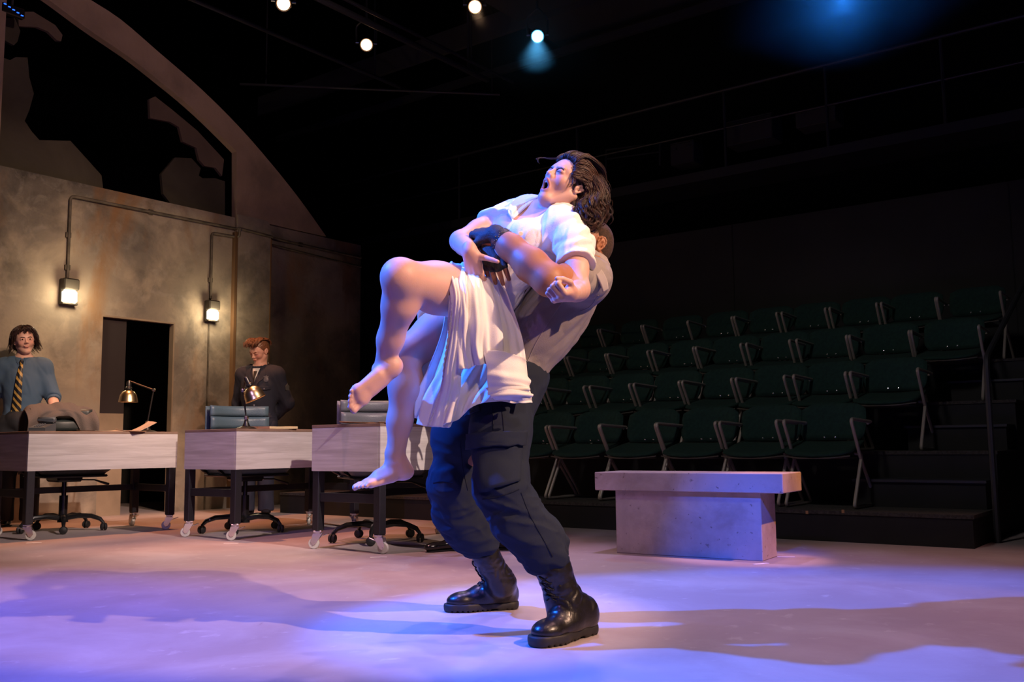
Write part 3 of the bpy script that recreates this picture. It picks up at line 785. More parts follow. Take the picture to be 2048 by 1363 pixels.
# ------------------------------------------------------------------ stone bench
bc = G(1233, 1105); bd = (G(1526, 1122)-G(1233, 1105)); bl_ = bd.length; ba = math.atan2(bd.y, bd.x)
t = empty('stone_bench', bc, ba)
MB().box((bl_/2, .13, .19), (bl_, .26, .38), bev=.004).build('bench_base', M['bench'], t)
MB().box((bl_/2+.015, .13, .435), (bl_+.26, .36, .11), bev=.004).build('bench_slab', M['bench'], t)
tag(t, 'painted stone-look bench slab on a block base at centre right', 'bench')

# ------------------------------------------------------------------ desk lamps
def desk_lamp(loc, rz, elbow, head, R, label):
    """elbow, head: local points (x right, z up)"""
    t = empty('desk_lamp', loc, rz)
    MB().lathe([(0, 0), (.075, 0), (.078, .006), (.06, .014), (.03, .022), (.017, .05), (.013, .075), (.016, .082), (0, .085)], n=28).build('lamp_base', M['darkmetal'], t, smooth=True)
    e, h = V(elbow), V(head)
    MB().cyl((0, 0, .08), e, .006, 10).build('lower_arm', M['darkmetal'], t, smooth=True)
    MB().lathe([(0, -.016), (.014, -.014), (.014, .014), (0, .016)], c=(0, 0, .085), R=Matrix.Rotation(PI/2, 3, 'X'), n=12).build('joint', M['brass'], t, smooth=True)
    MB().lathe([(0, -.016), (.013, -.014), (.013, .014), (0, .016)], c=e, R=Matrix.Rotation(PI/2, 3, 'X'), n=12).build('joint', M['brass'], t, smooth=True)
    MB().cyl(e, h, .0065, 10).build('upper_arm', M['darkmetal'], t, smooth=True)
    MB().lathe([(0, .0), (.015, .0), (.02, -.02), (.02, -.05), (.028, -.056), (.028, -.07), (.02, -.075), (.03, -.085)], c=h, R=R, n=20).build('socket', M['darkmetal'], t, smooth=True)
    MB().lathe([(.03, -.083), (.05, -.095), (.066, -.12), (.073, -.15), (.078, -.178), (.080, -.182), (.074, -.178), (.069, -.15), (.062, -.12), (.047, -.099), (.028, -.088)], c=h, R=R, n=32).build('lamp_shade', M['brass'], t, smooth='all')
    tag(t, label, 'desk lamp', 'jointed desk lamps')
    return t
def on_desk(px, py, c, z):
    g = G(px, py, z); return g
# lamp 1 stands near the right end of desk 1
def at_desk(c, a, b, z): return dp_(c, a, b, z)
q = P(303, 862, 7.85); q.z = .80
# solve so that it stands on the desk: right end, middle depth
l1 = at_desk(c1, 1.07, .30, .80)
desk_lamp(l1, 0, (.045, 0, .36), (-.17, 0, .44), Matrix.Identity(3), 'brass-shaded jointed lamp on the left desk, arm bent to the left')
l2 = at_desk(c2, .16, .10, .80)
desk_lamp(l2, 0, (-.03, -.0, .29), (.008, -.07, .385), Euler((.10, -.42, 0)).to_matrix(), 'brass-shaded jointed lamp standing in front of the uniformed man')

# ------------------------------------------------------------------ phone, papers, folders
pc = at_desk(c1, .17, .22, .80)
t = empty('desk_phone', pc, math.radians(-6))
t.scale = (.68, .68, 1.25)
MB().prism([(-.11, 0), (.10, 0), (.10, .055), (-.11, .025)], (-.10, 0, 0), (0, 1, 0), (0, 0, 1), (.20, 0, 0)).build('phone_body', M['phone'], t)
MB().box((-.005, .085, .075), (.215, .055, .036), bev=.012).build('handset', M['phone'], t, smooth=True)
MB().box((0, .085, .050), (.19, .05, .03), bev=.01).build('cradle', M['blackplastic'], t)
mb = MB()
for i in range(3):
    for j in range(4): mb.box((-.045+.03*i, -.07+.028*j, .034+.0046*j), (.018, .016, .006), bev=.002)
mb.build('keypad', M['greylight'], t)
tag(t, 'grey-blue desk telephone on the left desk in front of the jacket', 'telephone')
def sheet(name, m, c, sx, sy, rz, label, curl=.012, grp=None, th=.002, fold=0.0, cat='folder'):
    mb = MB(); n = 10; vs = []; fs = []
    for side in (0, 1):
        for j in range(n+1):
            for i in range(n+1):
                u, v = i/n-.5, j/n-.5
                z = .001+curl*(abs(u*2)**3)*(v+.5)+curl*.4*math.sin(4*u+3*v)*.5+fold*max(0, u)*1.2+curl*.35+(th if side == 0 else 0)
                vs.append((u*sx, v*sy, max(z, .0015+(th if side == 0 else 0))))
    W = n+1; K = W*W
    for j in range(n):
        for i in range(n):
            a = j*W+i; fs.append((a, a+1, a+W+1, a+W)); fs.append((a+K, a+W+K, a+W+1+K, a+1+K))
    for i in range(n):
        fs.append((i, i+K, i+1+K, i+1)); a = n*W+i; fs.append((a, a+1, a+1+K, a+K)); a = i*W; fs.append((a, a+W, a+W+K, a+K)); a = i*W+n; fs.append((a, a+K, a+W+K, a+W))
    o = mb.add(vs, fs).build(name, m, smooth=True); o.location = c; o.rotation_euler.z = rz
    return tag(o, label, cat, grp)
sheet('newspaper', M['paper'], at_desk(c1, .62, .12, .80), .34, .26, c1[2]+.1, 'creased tan papers spread on the left desk beside the phone', .012, cat='paper')
sheet('newspaper', M['paper'], at_desk(c1, .86, .09, .802), .26, .24, c1[2]-.2, 'tan paper sheet curling up before the left desk lamp', .02, fold=.10, cat='paper')
sheet('paper_sheet', M['envelope'], at_desk(c1, .80, -.028, .7985), .12, .10, c1[2]+.35, 'brown paper corner hanging over the left desk front edge', .003, cat='paper')
t = sheet('folder', M['manila'], at_desk(c2, .44, .12, .80), .24, .31, c2[2]-.2, 'thick yellow folder on the middle desk right of the lamp', .006, th=.018)
sheet('envelope', M['envelope'], at_desk(c3, .13, .27, .806), .33, .24, c3[2]+.5, 'brown envelope lying on the nearest desk before the chair', .014, cat='envelope')
sheet('envelope', M['envelope'], at_desk(c3, .10, .05, .806), .25, .2, c3[2]+1.2, 'small tan envelope on the near corner of the nearest desk', .004, cat='envelope')
# ------------------------------------------------------------------ implicit-surface modelling kit
def A(v): return np.array(v, float)
def nz(v): v = A(v); return v/np.linalg.norm(v)
_rng = np.random.RandomState(5); _perm = _rng.rand(4096)
def vnoise(p):
    i = np.floor(p).astype(np.int64); f = p-i; f = f*f*(3-2*f)
    def h(a, b, c): return _perm[((a*73856093) ^ (b*19349663) ^ (c*83492791)) & 4095]
    x, y, z = i[:, 0], i[:, 1], i[:, 2]; r = 0
    for dx in (0, 1):
        wx = f[:, 0] if dx else 1-f[:, 0]
        for dy in (0, 1):
            wy = f[:, 1] if dy else 1-f[:, 1]
            for dz_ in (0, 1):
                wz = f[:, 2] if dz_ else 1-f[:, 2]
                r = r+wx*wy*wz*h(x+dx, y+dy, z+dz_)
    return r*2-1
def folds(p, d, freq, stretch=.25, warp=.5, ridge=True):
    """elongated creases running along d"""
    d = nz(d); a = p @ d; q = p-np.outer(a, d)*(1-stretch)
    q = q*freq; q = q+warp*vnoise(q*.7+11)[:, None]
    n = vnoise(q)*.7+vnoise(q*2.1+5)*.3
    return (1-2*np.abs(n)**.8) if ridge else n
class S:
    def __init__(s): s.ops = []; s.o = A((0, 0, 0)); s.R = np.eye(3); s.sc = 1.0
    def frame(s, o=(0, 0, 0), R=None, sc=1.0): s.o = A(o); s.R = np.eye(3) if R is None else A(R); s.sc = sc; return s
    def T(s, p): return s.o+s.R @ (A(p)*s.sc)
    def _add(s, fn, lo, hi, k, op): s.ops.append((fn, lo, hi, k, op)); return s
    def rc(s, a, b, ra, rb=None, k=.01, op='u', flat=None, fs=1.0):
        """round cone; flat/fs squash along a direction"""
        rb = ra if rb is None else rb
        a, b = s.T(a), s.T(b); ra *= s.sc; rb *= s.sc; k *= s.sc
        fd = None if flat is None else nz(s.R @ A(flat))
        ba = b-a; L2 = float(ba @ ba)+1e-12
        def fn(p):
            q = p-a
            if fd is not None:
                t0 = np.clip(q @ ba/L2, 0, 1)[:, None]*ba
                w_ = q-t0; w_ = w_+np.outer(w_ @ fd, fd)*(1/fs-1); 
                t = np.clip(q @ ba/L2, 0, 1)
                return (np.linalg.norm(w_, axis=1)-(ra+(rb-ra)*t))*min(1, fs) if fs < 1 else np.linalg.norm(w_, axis=1)-(ra+(rb-ra)*t)
            t = np.clip(q @ ba/L2, 0, 1)
            return np.linalg.norm(q-t[:, None]*ba, axis=1)-(ra+(rb-ra)*t)
        m = max(ra, rb)*max(1, fs)
        return s._add(fn, np.minimum(a, b)-m, np.maximum(a, b)+m, k, op)
    def ch(s, pts, rs, k=.01, kk=.004, **kw):
        for i in range(len(pts)-1): s.rc(pts[i], pts[i+1], rs[i], rs[i+1], k if i == 0 else kk, **kw)
        return s
    def el(s, c, r, k=.01, op='u', R=None):
        c = s.T(c); r = A(r)*s.sc; k *= s.sc
        RR = s.R if R is None else s.R @ A(R)
        def fn(p):
            q = (p-c) @ RR
            k0 = np.linalg.norm(q/r, axis=1); k1 = np.linalg.norm(q/(r*r), axis=1)+1e-9
            return k0*(k0-1)/k1
        e = np.abs(RR) @ r
        return s._add(fn, c-e, c+e, k, op)
    def bx(s, c, h, rad=.005, k=.004, op='u', R=None):
        c = s.T(c); h = A(h)*s.sc-rad; RR = s.R if R is None else s.R @ A(R)
        def fn(p):
            q = np.abs((p-c) @ RR)-h
            return np.linalg.norm(np.maximum(q, 0), axis=1)+np.minimum(q.max(axis=1), 0)-rad
        e = np.abs(RR) @ (h+rad)
        return s._add(fn, c-e, c+e, k, op)
    def half(s, c, n, lo, hi, k=.004, op='s'):
        """half-space (kept side opposite n when subtracting) limited to a box"""
        c = s.T(c); n = nz(s.R @ A(n))
        return s._add(lambda p: -((p-c) @ n), A(lo), A(hi), k, op)
    def disp(s, fn, lo, hi, band=.03): s.ops.append((fn, A(lo), A(hi), band, 'd')); return s
    def bounds(s):
        u = [o for o in s.ops if o[4] == 'u']
        return np.min([o[1] for o in u], 0), np.max([o[2] for o in u], 0)
    def grid(s, lo, hi, h):
        n = np.ceil((hi-lo)/h).astype(int)+1
        D = np.full(n, 1.0, np.float32)
        ax = [lo[i]+h*np.arange(n[i]) for i in range(3)]
        for fn, a, b, k, op in s.ops:
            m = k+3*h
            i0 = np.clip(np.floor((a-m-lo)/h).astype(int), 0, n); i1 = np.clip(np.ceil((b+m-lo)/h).astype(int)+1, 0, n)
            if np.any(i1 <= i0): continue
            sl = tuple(slice(i0[j], i1[j]) for j in range(3))
            cur = D[sl]
            X, Y, Z = np.meshgrid(ax[0][sl[0]], ax[1][sl[1]], ax[2][sl[2]], indexing='ij')
            p = np.stack([X.ravel(), Y.ravel(), Z.ravel()], 1)
            if op == 'd':
                c = cur.ravel().copy(); msk = np.abs(c) < k
                if msk.any(): c[msk] += fn(p[msk])
                D[sl] = c.reshape(cur.shape); continue
            v = fn(p).reshape(cur.shape)
            kk = max(k, 1e-5)
            if op == 'u':
                t = np.clip(.5+.5*(cur-v)/kk, 0, 1); D[sl] = cur+(v-cur)*t-kk*t*(1-t)
            elif op == 's':
                v = -v; t = np.clip(.5-.5*(cur-v)/kk, 0, 1); D[sl] = cur+(v-cur)*t+kk*t*(1-t)
            elif op == 'i':
                t = np.clip(.5-.5*(cur-v)/kk, 0, 1); D[sl] = cur+(v-cur)*t+kk*t*(1-t)
        return D
def nets(D, lo, h):
    ins = D < 0; n = np.array(D.shape)
    cs = [(i, j, k) for i in (0, 1) for j in (0, 1) for k in (0, 1)]
    sl = lambda a, o: a[o[0]:n[0]-1+o[0], o[1]:n[1]-1+o[1], o[2]:n[2]-1+o[2]]
    cnt = sum(sl(ins, c).astype(np.int8) for c in cs)
    act = (cnt > 0) & (cnt < 8)
    idx = np.full(act.shape, -1, np.int64); ids = np.argwhere(act); idx[act] = np.arange(len(ids))
    if len(ids) == 0: return np.zeros((0, 3)), np.zeros((0, 4), int)
    acc = np.zeros((len(ids), 3)); w = np.zeros(len(ids))
    val = {c: D[ids[:, 0]+c[0], ids[:, 1]+c[1], ids[:, 2]+c[2]] for c in cs}
    for a in cs:
        for ax in range(3):
            if a[ax]: continue
            b = list(a); b[ax] = 1; b = tuple(b)
            va, vb = val[a], val[b]; m = (va < 0) != (vb < 0)
            t = np.zeros(len(ids)); t[m] = va[m]/(va[m]-vb[m])
            pt = np.tile(A(a), (len(ids), 1)); pt[:, ax] += t
            acc[m] += pt[m]; w[m] += 1
    v = lo+h*(ids+acc/w[:, None])
    F = []
    for ax in range(3):
        o1, o2 = [(1, 2), (2, 0), (0, 1)][ax]
        s0 = [slice(None)]*3; s1 = [slice(None)]*3; s0[ax] = slice(0, -1); s1[ax] = slice(1, None)
        a, b = ins[tuple(s0)], ins[tuple(s1)]; e = np.argwhere(a != b)
        e = e[(e[:, o1] > 0) & (e[:, o2] > 0) & (e[:, o1] < n[o1]-1) & (e[:, o2] < n[o2]-1)]
        fl = a[e[:, 0], e[:, 1], e[:, 2]]
        def g(d1, d2):
            q = e.copy(); q[:, o1] -= d1; q[:, o2] -= d2; return idx[q[:, 0], q[:, 1], q[:, 2]]
        q = np.stack([g(1, 1), g(0, 1), g(0, 0), g(1, 0)], 1)
        q[~fl] = q[~fl][:, ::-1]
        F.append(q)
    return v, np.concatenate(F)
def relax(v, f, it=1, lam=.5):
    for _ in range(it):
        acc = np.zeros_like(v); c = np.zeros(len(v))
        for a, b in ((0, 1), (1, 2), (2, 3), (3, 0)):
            np.add.at(acc, f[:, a], v[f[:, b]]); np.add.at(acc, f[:, b], v[f[:, a]])
            np.add.at(c, f[:, a], 1); np.add.at(c, f[:, b], 1)
        v = v+lam*(acc/np.maximum(c, 1)[:, None]-v)
    return v
def sdf_obj(s, name, mats, h=.005, fine=(), parent=None, origin=(0, 0, 0), matfn=None, it=1, cut=None, tint=None):
    """mesh the field coarsely, with finer boxes (lo, hi, voxel) swapped in"""
    lo, hi = s.bounds(); lo = lo-4*h; hi = hi+4*h
    parts = [(lo, hi, h)]+[(A(a), A(b), c) for a, b, c in fine]
    vs = []; fs = []; off = 0
    for i, (a, b, c) in enumerate(parts):
        if i: a = a-2*c; b = b+2*c
        v, f = nets(s.grid(a, b, c), a, c)
        if not len(v): continue
        if i == 0:
            cen = v[f].mean(1)
            for a2, b2, c2 in parts[1:]:
                m = ~np.all((cen > a2+h*.5) & (cen < b2-h*.5), axis=1); f = f[m]; cen = cen[m]
        v = relax(v, f, it)
        vs.append(v); fs.append(f+off); off += len(v)
    v = np.concatenate(vs); f = np.concatenate(fs)
    cen = v[f].mean(1)
    if cut is not None:
        m = cut(cen); f = f[m]; cen = cen[m]
    used = np.unique(f); mp = np.full(len(v), -1); mp[used] = np.arange(len(used)); v = v[used]; f = mp[f]
    me = bpy.data.meshes.new(name)
    me.vertices.add(len(v)); me.vertices.foreach_set('co', (v-A(origin)).ravel())
    me.loops.add(len(f)*4); me.loops.foreach_set('vertex_index', f.ravel().astype(np.int32))
    me.polygons.add(len(f)); me.polygons.foreach_set('loop_start', np.arange(0, len(f)*4, 4, dtype=np.int32))
    me.polygons.foreach_set('use_smooth', np.ones(len(f), bool))
    if not isinstance(mats, (list, tuple)): mats = [mats]
    for m in mats: me.materials.append(m)
    if matfn is not None: me.polygons.foreach_set('material_index', matfn(cen).astype(np.int32))
    me.update(calc_edges=True); me.validate()
    if tint is not None:
        at = me.color_attributes.new('tint', 'FLOAT_COLOR', 'POINT')
        c4 = np.ones((len(v), 4)); c4[:, :3] = tint(v); at.data.foreach_set('color', c4.ravel())
    o = bpy.data.objects.new(name, me); col.objects.link(o)
    if parent is not None: o.parent = parent
    else: o.location = origin
    return o
from mathutils.bvhtree import BVHTree
def bvh(o):
    me = o.data; off = V(o.location) if o.parent is None else V(o.parent.location)
    return BVHTree.FromPolygons([v.co+off for v in me.vertices], [tuple(q.vertices) for q in me.polygons])
def snap(tree, p, d, dist=.3, lift=.002):
    d = V(d).normalized(); h = tree.ray_cast(V(p)-d*dist, d, dist*2)
    return (h[0]-d*lift) if h[0] is not None else V(p)

def frame_xz(fwd, up):
    """columns x=forward, y=left, z=up"""
    x = nz(fwd); z = A(up)-x*(A(up) @ x); z = nz(z); y = np.cross(z, x); return np.stack([x, y, z], 1)
def frame_zx(up, fwd):
    z = nz(up); x = A(fwd)-z*(A(fwd) @ z); x = nz(x); y = np.cross(z, x); return np.stack([x, y, z], 1)

def head(s, c, R, sc=1.0, mouth=0.0, eyes='closed', male=True, smile=0.0):
    s.frame(c, R, sc); d = mouth; K = .016
    jz, jx = -.017*d, -.010*d
    s.el((-.014, 0, .036), (.094, .075, .083), K).el((.030, 0, .040), (.058, .063, .058), .03)
    s.el((.034, 0, -.018), (.053, .056, .062), .03)
    for q in (1, -1):
        s.el((.050, q*.036, -.020), (.029, .026, .028), .02)
        s.rc((-.008, q*.052, -.045), (.050+jx, q*.021, -.094+jz), .021 if male else .019, .017, .025)
        s.rc((.055, q*.046, .026), (.030, q*.060, .01), .012, .012, .02)
    s.rc((.0, 0, -.062 if male else -.052), (.045+jx, 0, -.088+jz), .042 if male else .036, .024 if male else .021, .03)
    s.el((.067+jx, 0, -.099+jz), (.021, .024 if male else .020, .018), .018)
    s.rc((.079, -.026, .030), (.079, .026, .030), .013 if male else .010, k=.02)
    for q in (1, -1):
        s.el((.106, q*.031, .010), (.022, .020, .0115), .016, 's')
        s.el((.0785 if eyes == 'closed' else .0755, q*.031, .009), (.0150, .0185, .0145), .006)
        if eyes == 'open':
            s.rc((.0880, q*.020, .0148), (.0860, q*.043, .0138), .0056, .0050, .003)
            s.rc((.0870, q*.021, .0010), (.0850, q*.042, .0015), .0040, .0038, .003)
        if eyes == 'closed':
            s.el((.0925, q*.032, .0045), (.004, .0155, .0013), .002, 's')
        s.rc((.094, q*.014, .0245), (.083, q*.045, .0275), .0038, .003, .006)
    s.rc((.087, 0, .018), (.102, 0, -.016), .0070, .0090, .012)
    s.el((.1055, 0, -.021), (.0112, .0108, .0098), .007)
    for q in (1, -1):
        s.el((.0965, q*.0125, -.0255), (.0098, .0068, .0074), .005)
        s.el((.1010, q*.0070, -.0330), (.0055, .0036, .0042), .003, 's')
    if d < .2:
        s.el((.0890, 0, -.0500), (.0105, .024+.005*smile, .0058), .008).el((.0872, 0, -.0612), (.0098, .019, .0066), .008)
        s.el((.107, 0, -.0558+.003*smile), (.012, .022, .0014), .002, 's')
        if smile:
            for q in (1, -1): s.rc((.096, q*.014, -.0535), (.086, q*.030, -.0470), .0016, .0012, .002, op='s')
    else:
        # shouting mouth: stretched muzzle, cavity, lips as a ring
        s.rc((.072, 0, -.040), (.056, 0, -.106), .029, .024, .016)
        s.el((.086, 0, -.070), (.050, .0175, .0215), .004, 's')
        ring = []
        for i in range(29):
            a = 2*PI*i/28; yy = .0195*math.cos(a)*(1-.12*math.sin(a)); t = .5-.5*math.sin(a); zz = -.0465*(1-t)-.0945*t
            ring.append((.0985*(1-t)+.0805*t-12*max(0, abs(yy)-.006)**1.6, yy, zz))
        for i in range(28): s.rc(ring[i], ring[i+1], .0050 if math.sin(2*PI*(i+.5)/28) > 0 else .0058, k=.004)
    for q in (1, -1):
        def E(u, w, o=0): # u back, w up in the plane of the ear, o outwards
            return (-.010-u*.92-.10*w, q*(.0755+u*.42+o), .002+w-.20*u)
        s.rc(E(-.004, -.012), E(.010, .014), .0135, .0150, .006, flat=(.42, q*-.9, 0), fs=.50)
        rim = [(-.012, .008), (-.010, .022), (.000, .031), (.012, .031), (.020, .022), (.021, .008), (.016, -.006), (.008, -.018), (.000, -.026)]
        for i in range(len(rim)-1): s.rc(E(*rim[i], .004), E(*rim[i+1], .004), .0042, .0040, .003)
        s.el(E(.001, -.026, .002), (.0085, .0055, .0085), .005)
        s.el(E(.003, .000, .0125), (.0075, .0065, .0085), .004, 's')
        s.rc(E(-.011, -.004, .004), E(-.009, .004, .004), .0042, k=.003)
        s.rc(E(.012, -.008, .003), E(.012, .016, .003), .0030, k=.003)
    s.frame()
def head_local(c, R, sc):
    return lambda p: ((p-A(c)) @ A(R))/sc
def eyes_open(c, R, sc, parent, origin, iris):
    for q in (1, -1):
        mb = MB(); 
        o = A(c)+A(R) @ (A((.0805, q*.031, .0085))*sc)
        RR = Matrix(A(R).tolist()) @ Euler((0, PI/2, 0)).to_matrix()
        prof = [(.0104*math.sin(a)*sc, .0118*math.cos(a)*sc) for a in np.linspace(0.001, PI*.6, 10)]
        mb.lathe(prof, c=o, R=RR, n=18, mi=0)
        mb.lathe([(0, .0128*sc), (.0066*sc, .0112*sc), (.0070*sc, .0090*sc)], c=o, R=RR, n=14, mi=1)
        mb.build('eye', [M['eyewhite'], iris], parent, smooth='all', origin=origin)

def hand(s, w, fdir, back, side=1, curl=(.5, .5, .5, .5), sc=1.0, thumb=(.55, .75, -.25), tcurl=.4, spread=1.0, rad=0.0, until=9, palm=True, k0=.012):
    """wrist point, finger direction, back-of-hand normal, side=+1 thumb on +Y of the frame. returns finger joints"""
    x = nz(fdir); z = A(back)-x*(A(back) @ x); z = nz(z); y = np.cross(z, x)*side
    R = np.stack([x, y, z], 1)
    s.frame(w, R, sc); r = rad
    kn = [(.088, .030, -.003), (.092, .010, 0), (.087, -.010, -.001), (.078, -.028, -.005)]
    ln = [(.042, .026, .021), (.047, .029, .023), (.042, .027, .022), (.033, .021, .019)]
    if palm:
        s.rc((-.02, 0, 0), (.025, 0, 0), .026+r, .027+r, k0, flat=(0, 0, 1), fs=.75)
        for i, q in enumerate(kn):
            s.rc((.012, q[1]*.55, 0), q, .0165+r, .0125+r, .010)
        s.rc((.015, .020, -.008), (.055, .026, -.010), .016+r, .012+r, .01)
        s.rc((.02, -.018, -.007), (.06, -.022, -.008), .013+r, .011+r, .01)
    J = []
    for i, q in enumerate(kn):
        c = curl[i]; p = A(q); a = 0; pts = [p]
        sp_ = (.10, .02, -.06, -.14)[i]*spread
        for j, L in enumerate(ln[i]):
            a += c*(.9, 1.15, .8)[j]
            dr = A((math.cos(a)*math.cos(sp_), math.sin(sp_), -math.sin(a)))
            p = p+dr*L; pts.append(p)
        rs = [.0108, .0096, .0085, .0072]
        if i == 3: rs = [v*.88 for v in rs]
        for j in range(min(3, until)):
            s.rc(pts[j], pts[j+1], rs[j]+r, rs[j+1]+r, .006 if j == 0 else .002)
        J.append([s.T(p) for p in pts])
    t0 = A((.022, .024, -.008)); d1 = nz(thumb); p1 = t0+d1*.042
    d2 = nz(d1+tcurl*A((.6, -.7, -.3))); p2 = p1+d2*.033; d3 = nz(d2+tcurl*A((.5, -.6, -.2))); p3 = p2+d3*.026
    s.rc(t0, p1, .0155+r, .0115+r, .010)
    if until > 1: s.rc(p1, p2, .0112+r, .0098+r, .002)
    if until > 2: s.rc(p2, p3, .0098+r, .0078+r, .002)
    J.append([s.T(p) for p in (t0, p1, p2, p3)])
    s.frame(); return J
def foot(s, ankle, toe, sole_n, side=1, sc=1.0):
    """bare foot: ankle centre, toe direction target, sole normal (pointing out of the sole)"""
    x = nz(A(toe)-A(ankle)); z = -A(sole_n); z = nz(z-x*(z @ x)); y = np.cross(z, x)*side   # +y = big-toe side
    R = np.stack([x, y, z], 1); s.frame(ankle, R, sc)
    s.rc((0, 0, .03), (-.022, 0, -.045), .034, .030, .02)
    s.el((-.040, 0, -.052), (.028, .027, .026), .015)
    s.rc((-.015, 0, -.030), (.070, .006, -.045), .038, .028, .03, flat=(0, 1, 0), fs=.85)
    s.rc((.03, -.014, -.055), (.115, -.020, -.066), .024, .016, .02)
    s.rc((.03, .012, -.040), (.125, .018, -.062), .026, .018, .02)
    s.el((.118, 0, -.063), (.026, .040, .015), .012)
    for i, (y0, r_, L) in enumerate(((.027, .0125, .048), (.008, .0092, .045), (-.007, .0086, .040), (-.020, .0080, .034), (-.032, .0075, .026))):
        a = A((.128-.010*abs(i-1)*.6, y0, -.063)); m = a+A((L*.6, 0, .001)); e = a+A((L, 0, -.006))
        s.rc(a, m, r_, r_*.95, .006); s.rc(m, e, r_*.95, r_*1.02, .002)
    for q in (1, -1): s.el((-.008, q*.031, -.008), (.012, .009, .013), .010)
    s.frame()
def limb(s, pts, rs, k=.02, kk=.02): return s.ch(pts, rs, k, kk)
def trunk(s, pel, nk, left, w=1.0, female=False, g=0.0, waist=.5):
    pel, nk = A(pel), A(nk); up = nk-pel; L = np.linalg.norm(up); z = up/L
    y = A(left); y = nz(y-z*(y @ z)); x = np.cross(y, z); R = np.stack([x, y, z], 1)
    s.frame(pel, R, 1.0)
    s.el((-.01, 0, -.02), (.108*w+g, .158*w+g, .12+g), .04)
    s.el((0, 0, L*.34), ((.088 if female else .105)*w+g, (.118 if female else .145)*w+g, .15+g), .07)
    s.el((.004, 0, L*.66), ((.098 if female else .118)*w+g, (.138 if female else .165)*w+g, .17+g), .07)
    s.rc((-.01, -.10*w, L*.90), (-.01, .10*w, L*.90), .058+g, k=.06)
    if female:
        for q in (1, -1): s.el((.072+g*.4, q*.064, L*.64), (.046+g, .056+g, .054+g), .05)
    s.frame(); return R, L

# strands of hair --------------------------------------------------------
def cat(p, n):
    p = A(p); m = len(p); t = np.linspace(0, m-1-1e-6, n); i = t.astype(int); f = (t-i)[:, None]
    g = lambda k: p[np.clip(k, 0, m-1)]
    a, b, c, d = g(i-1), g(i), g(i+1), g(i+2)
    return .5*((2*b)+(-a+c)*f+(2*a-5*b+4*c-d)*f*f+(-a+3*b-3*c+d)*f**3)
def strands(guides, n, name, m, parent, origin, r=.0011, curl=.004, cf=5, spread=.006, seg=22, seed=1, sides=4, shorten=.25, clump=10, cs=.0022, jroot=0.0):
    """hair locks (n clumps of fine strands) between neighbouring guides"""
    rg = np.random.RandomState(seed); gs = [cat(g, seg) for g in guides]; vs = []; fs = []; o = 0
    u = np.linspace(0, 1, seg)[:, None]
    for k in range(n):
        t = rg.rand()*(len(gs)-1); i = int(t); f = t-i; c = gs[i]*(1-f)+gs[min(i+1, len(gs)-1)]*f
        r0 = rg.rand()*jroot; Lk = 1-shorten*rg.rand(); c = cat(c[int(seg*r0):max(6+int(seg*r0), int(seg*Lk))], seg)
        off = rg.randn(3)*spread; ph = rg.rand()*6.28; fr = cf*(.8+.4*rg.rand()); am = curl*(.6+.8*rg.rand())
        T_ = np.gradient(c, axis=0); T_ /= np.linalg.norm(T_, axis=1)[:, None]+1e-9
        ref = nz(rg.randn(3)); a = np.cross(T_, ref); a /= np.linalg.norm(a, axis=1)[:, None]+1e-9; b = np.cross(T_, a)
        c = c+off*(.3+.7*u)+am*(a*np.sin(ph+fr*6.28*u)+b*np.cos(ph+fr*6.28*u)*.7)*(u**.7)
        for e in range(clump):
            th0 = rg.rand()*6.28; rad = cs*math.sqrt(rg.rand())*(1.0-.35*u+.25*np.sin(9*u+e))
            d = c+(a*math.cos(th0)+b*math.sin(th0))*rad*1.6
            rr = r*(.6+.7*rg.rand())*np.sin(np.clip(.12+.88*(1-u), 0, 1)*PI*.5)*np.clip(.3+7*u, 0, 1)
            for q in range(sides):
                th = 2*PI*q/sides; vs.append(d+(a*math.cos(th)+b*math.sin(th))*rr)
            idx = o+np.arange(sides)[:, None]*seg+np.arange(seg)[None, :]
            for q in range(sides):
                q2 = (q+1) % sides
                fs.append(np.stack([idx[q, :-1], idx[q2, :-1], idx[q2, 1:], idx[q, 1:]], 1))
            o += sides*seg
    v = np.concatenate(vs); f = np.concatenate(fs)
    me = bpy.data.meshes.new(name)
    me.vertices.add(len(v)); me.vertices.foreach_set('co', (v-A(origin)).ravel())
    me.loops.add(len(f)*4); me.loops.foreach_set('vertex_index', f.ravel().astype(np.int32))
    me.polygons.add(len(f)); me.polygons.foreach_set('loop_start', np.arange(0, len(f)*4, 4, dtype=np.int32))
    me.polygons.foreach_set('use_smooth', np.ones(len(f), bool)); me.materials.append(m); me.update(calc_edges=True); me.validate()
    ob = bpy.data.objects.new(name, me); col.objects.link(ob)
    if parent is not None: ob.parent = parent
    return ob
def on_face(tree, c, R, sc, pts, lift=.0008):
    out = []
    for p in pts:
        q = A(c)+A(R) @ (A((.2, p[0], p[1]))*sc); h = tree.ray_cast(V(q), V(-A(R)[:, 0]), .3)
        out.append((A(h[0]) if h[0] is not None else q-A(R)[:, 0]*.1)+A(R)[:, 0]*lift)
    return out
def brows(c, R, sc, m, parent, origin, n=26, dz=0.0, fr=0.0):
    tree = bvh(parent)
    for q in (1, -1):
        g = lambda o: on_face(tree, c, R, sc, ((q*.012, .019-fr+o+dz), (q*.026, .0255+o+dz), (q*.038, .0270+o+dz), (q*.047, .0225+o*.5+dz)))
        strands([g(-.0022), g(0), g(.0022)], n, 'eyebrow', m, parent, origin, r=.0006, curl=.0003, cf=1, spread=.0006, seg=8, seed=3, shorten=.3, clump=3, cs=.0006, jroot=.5)
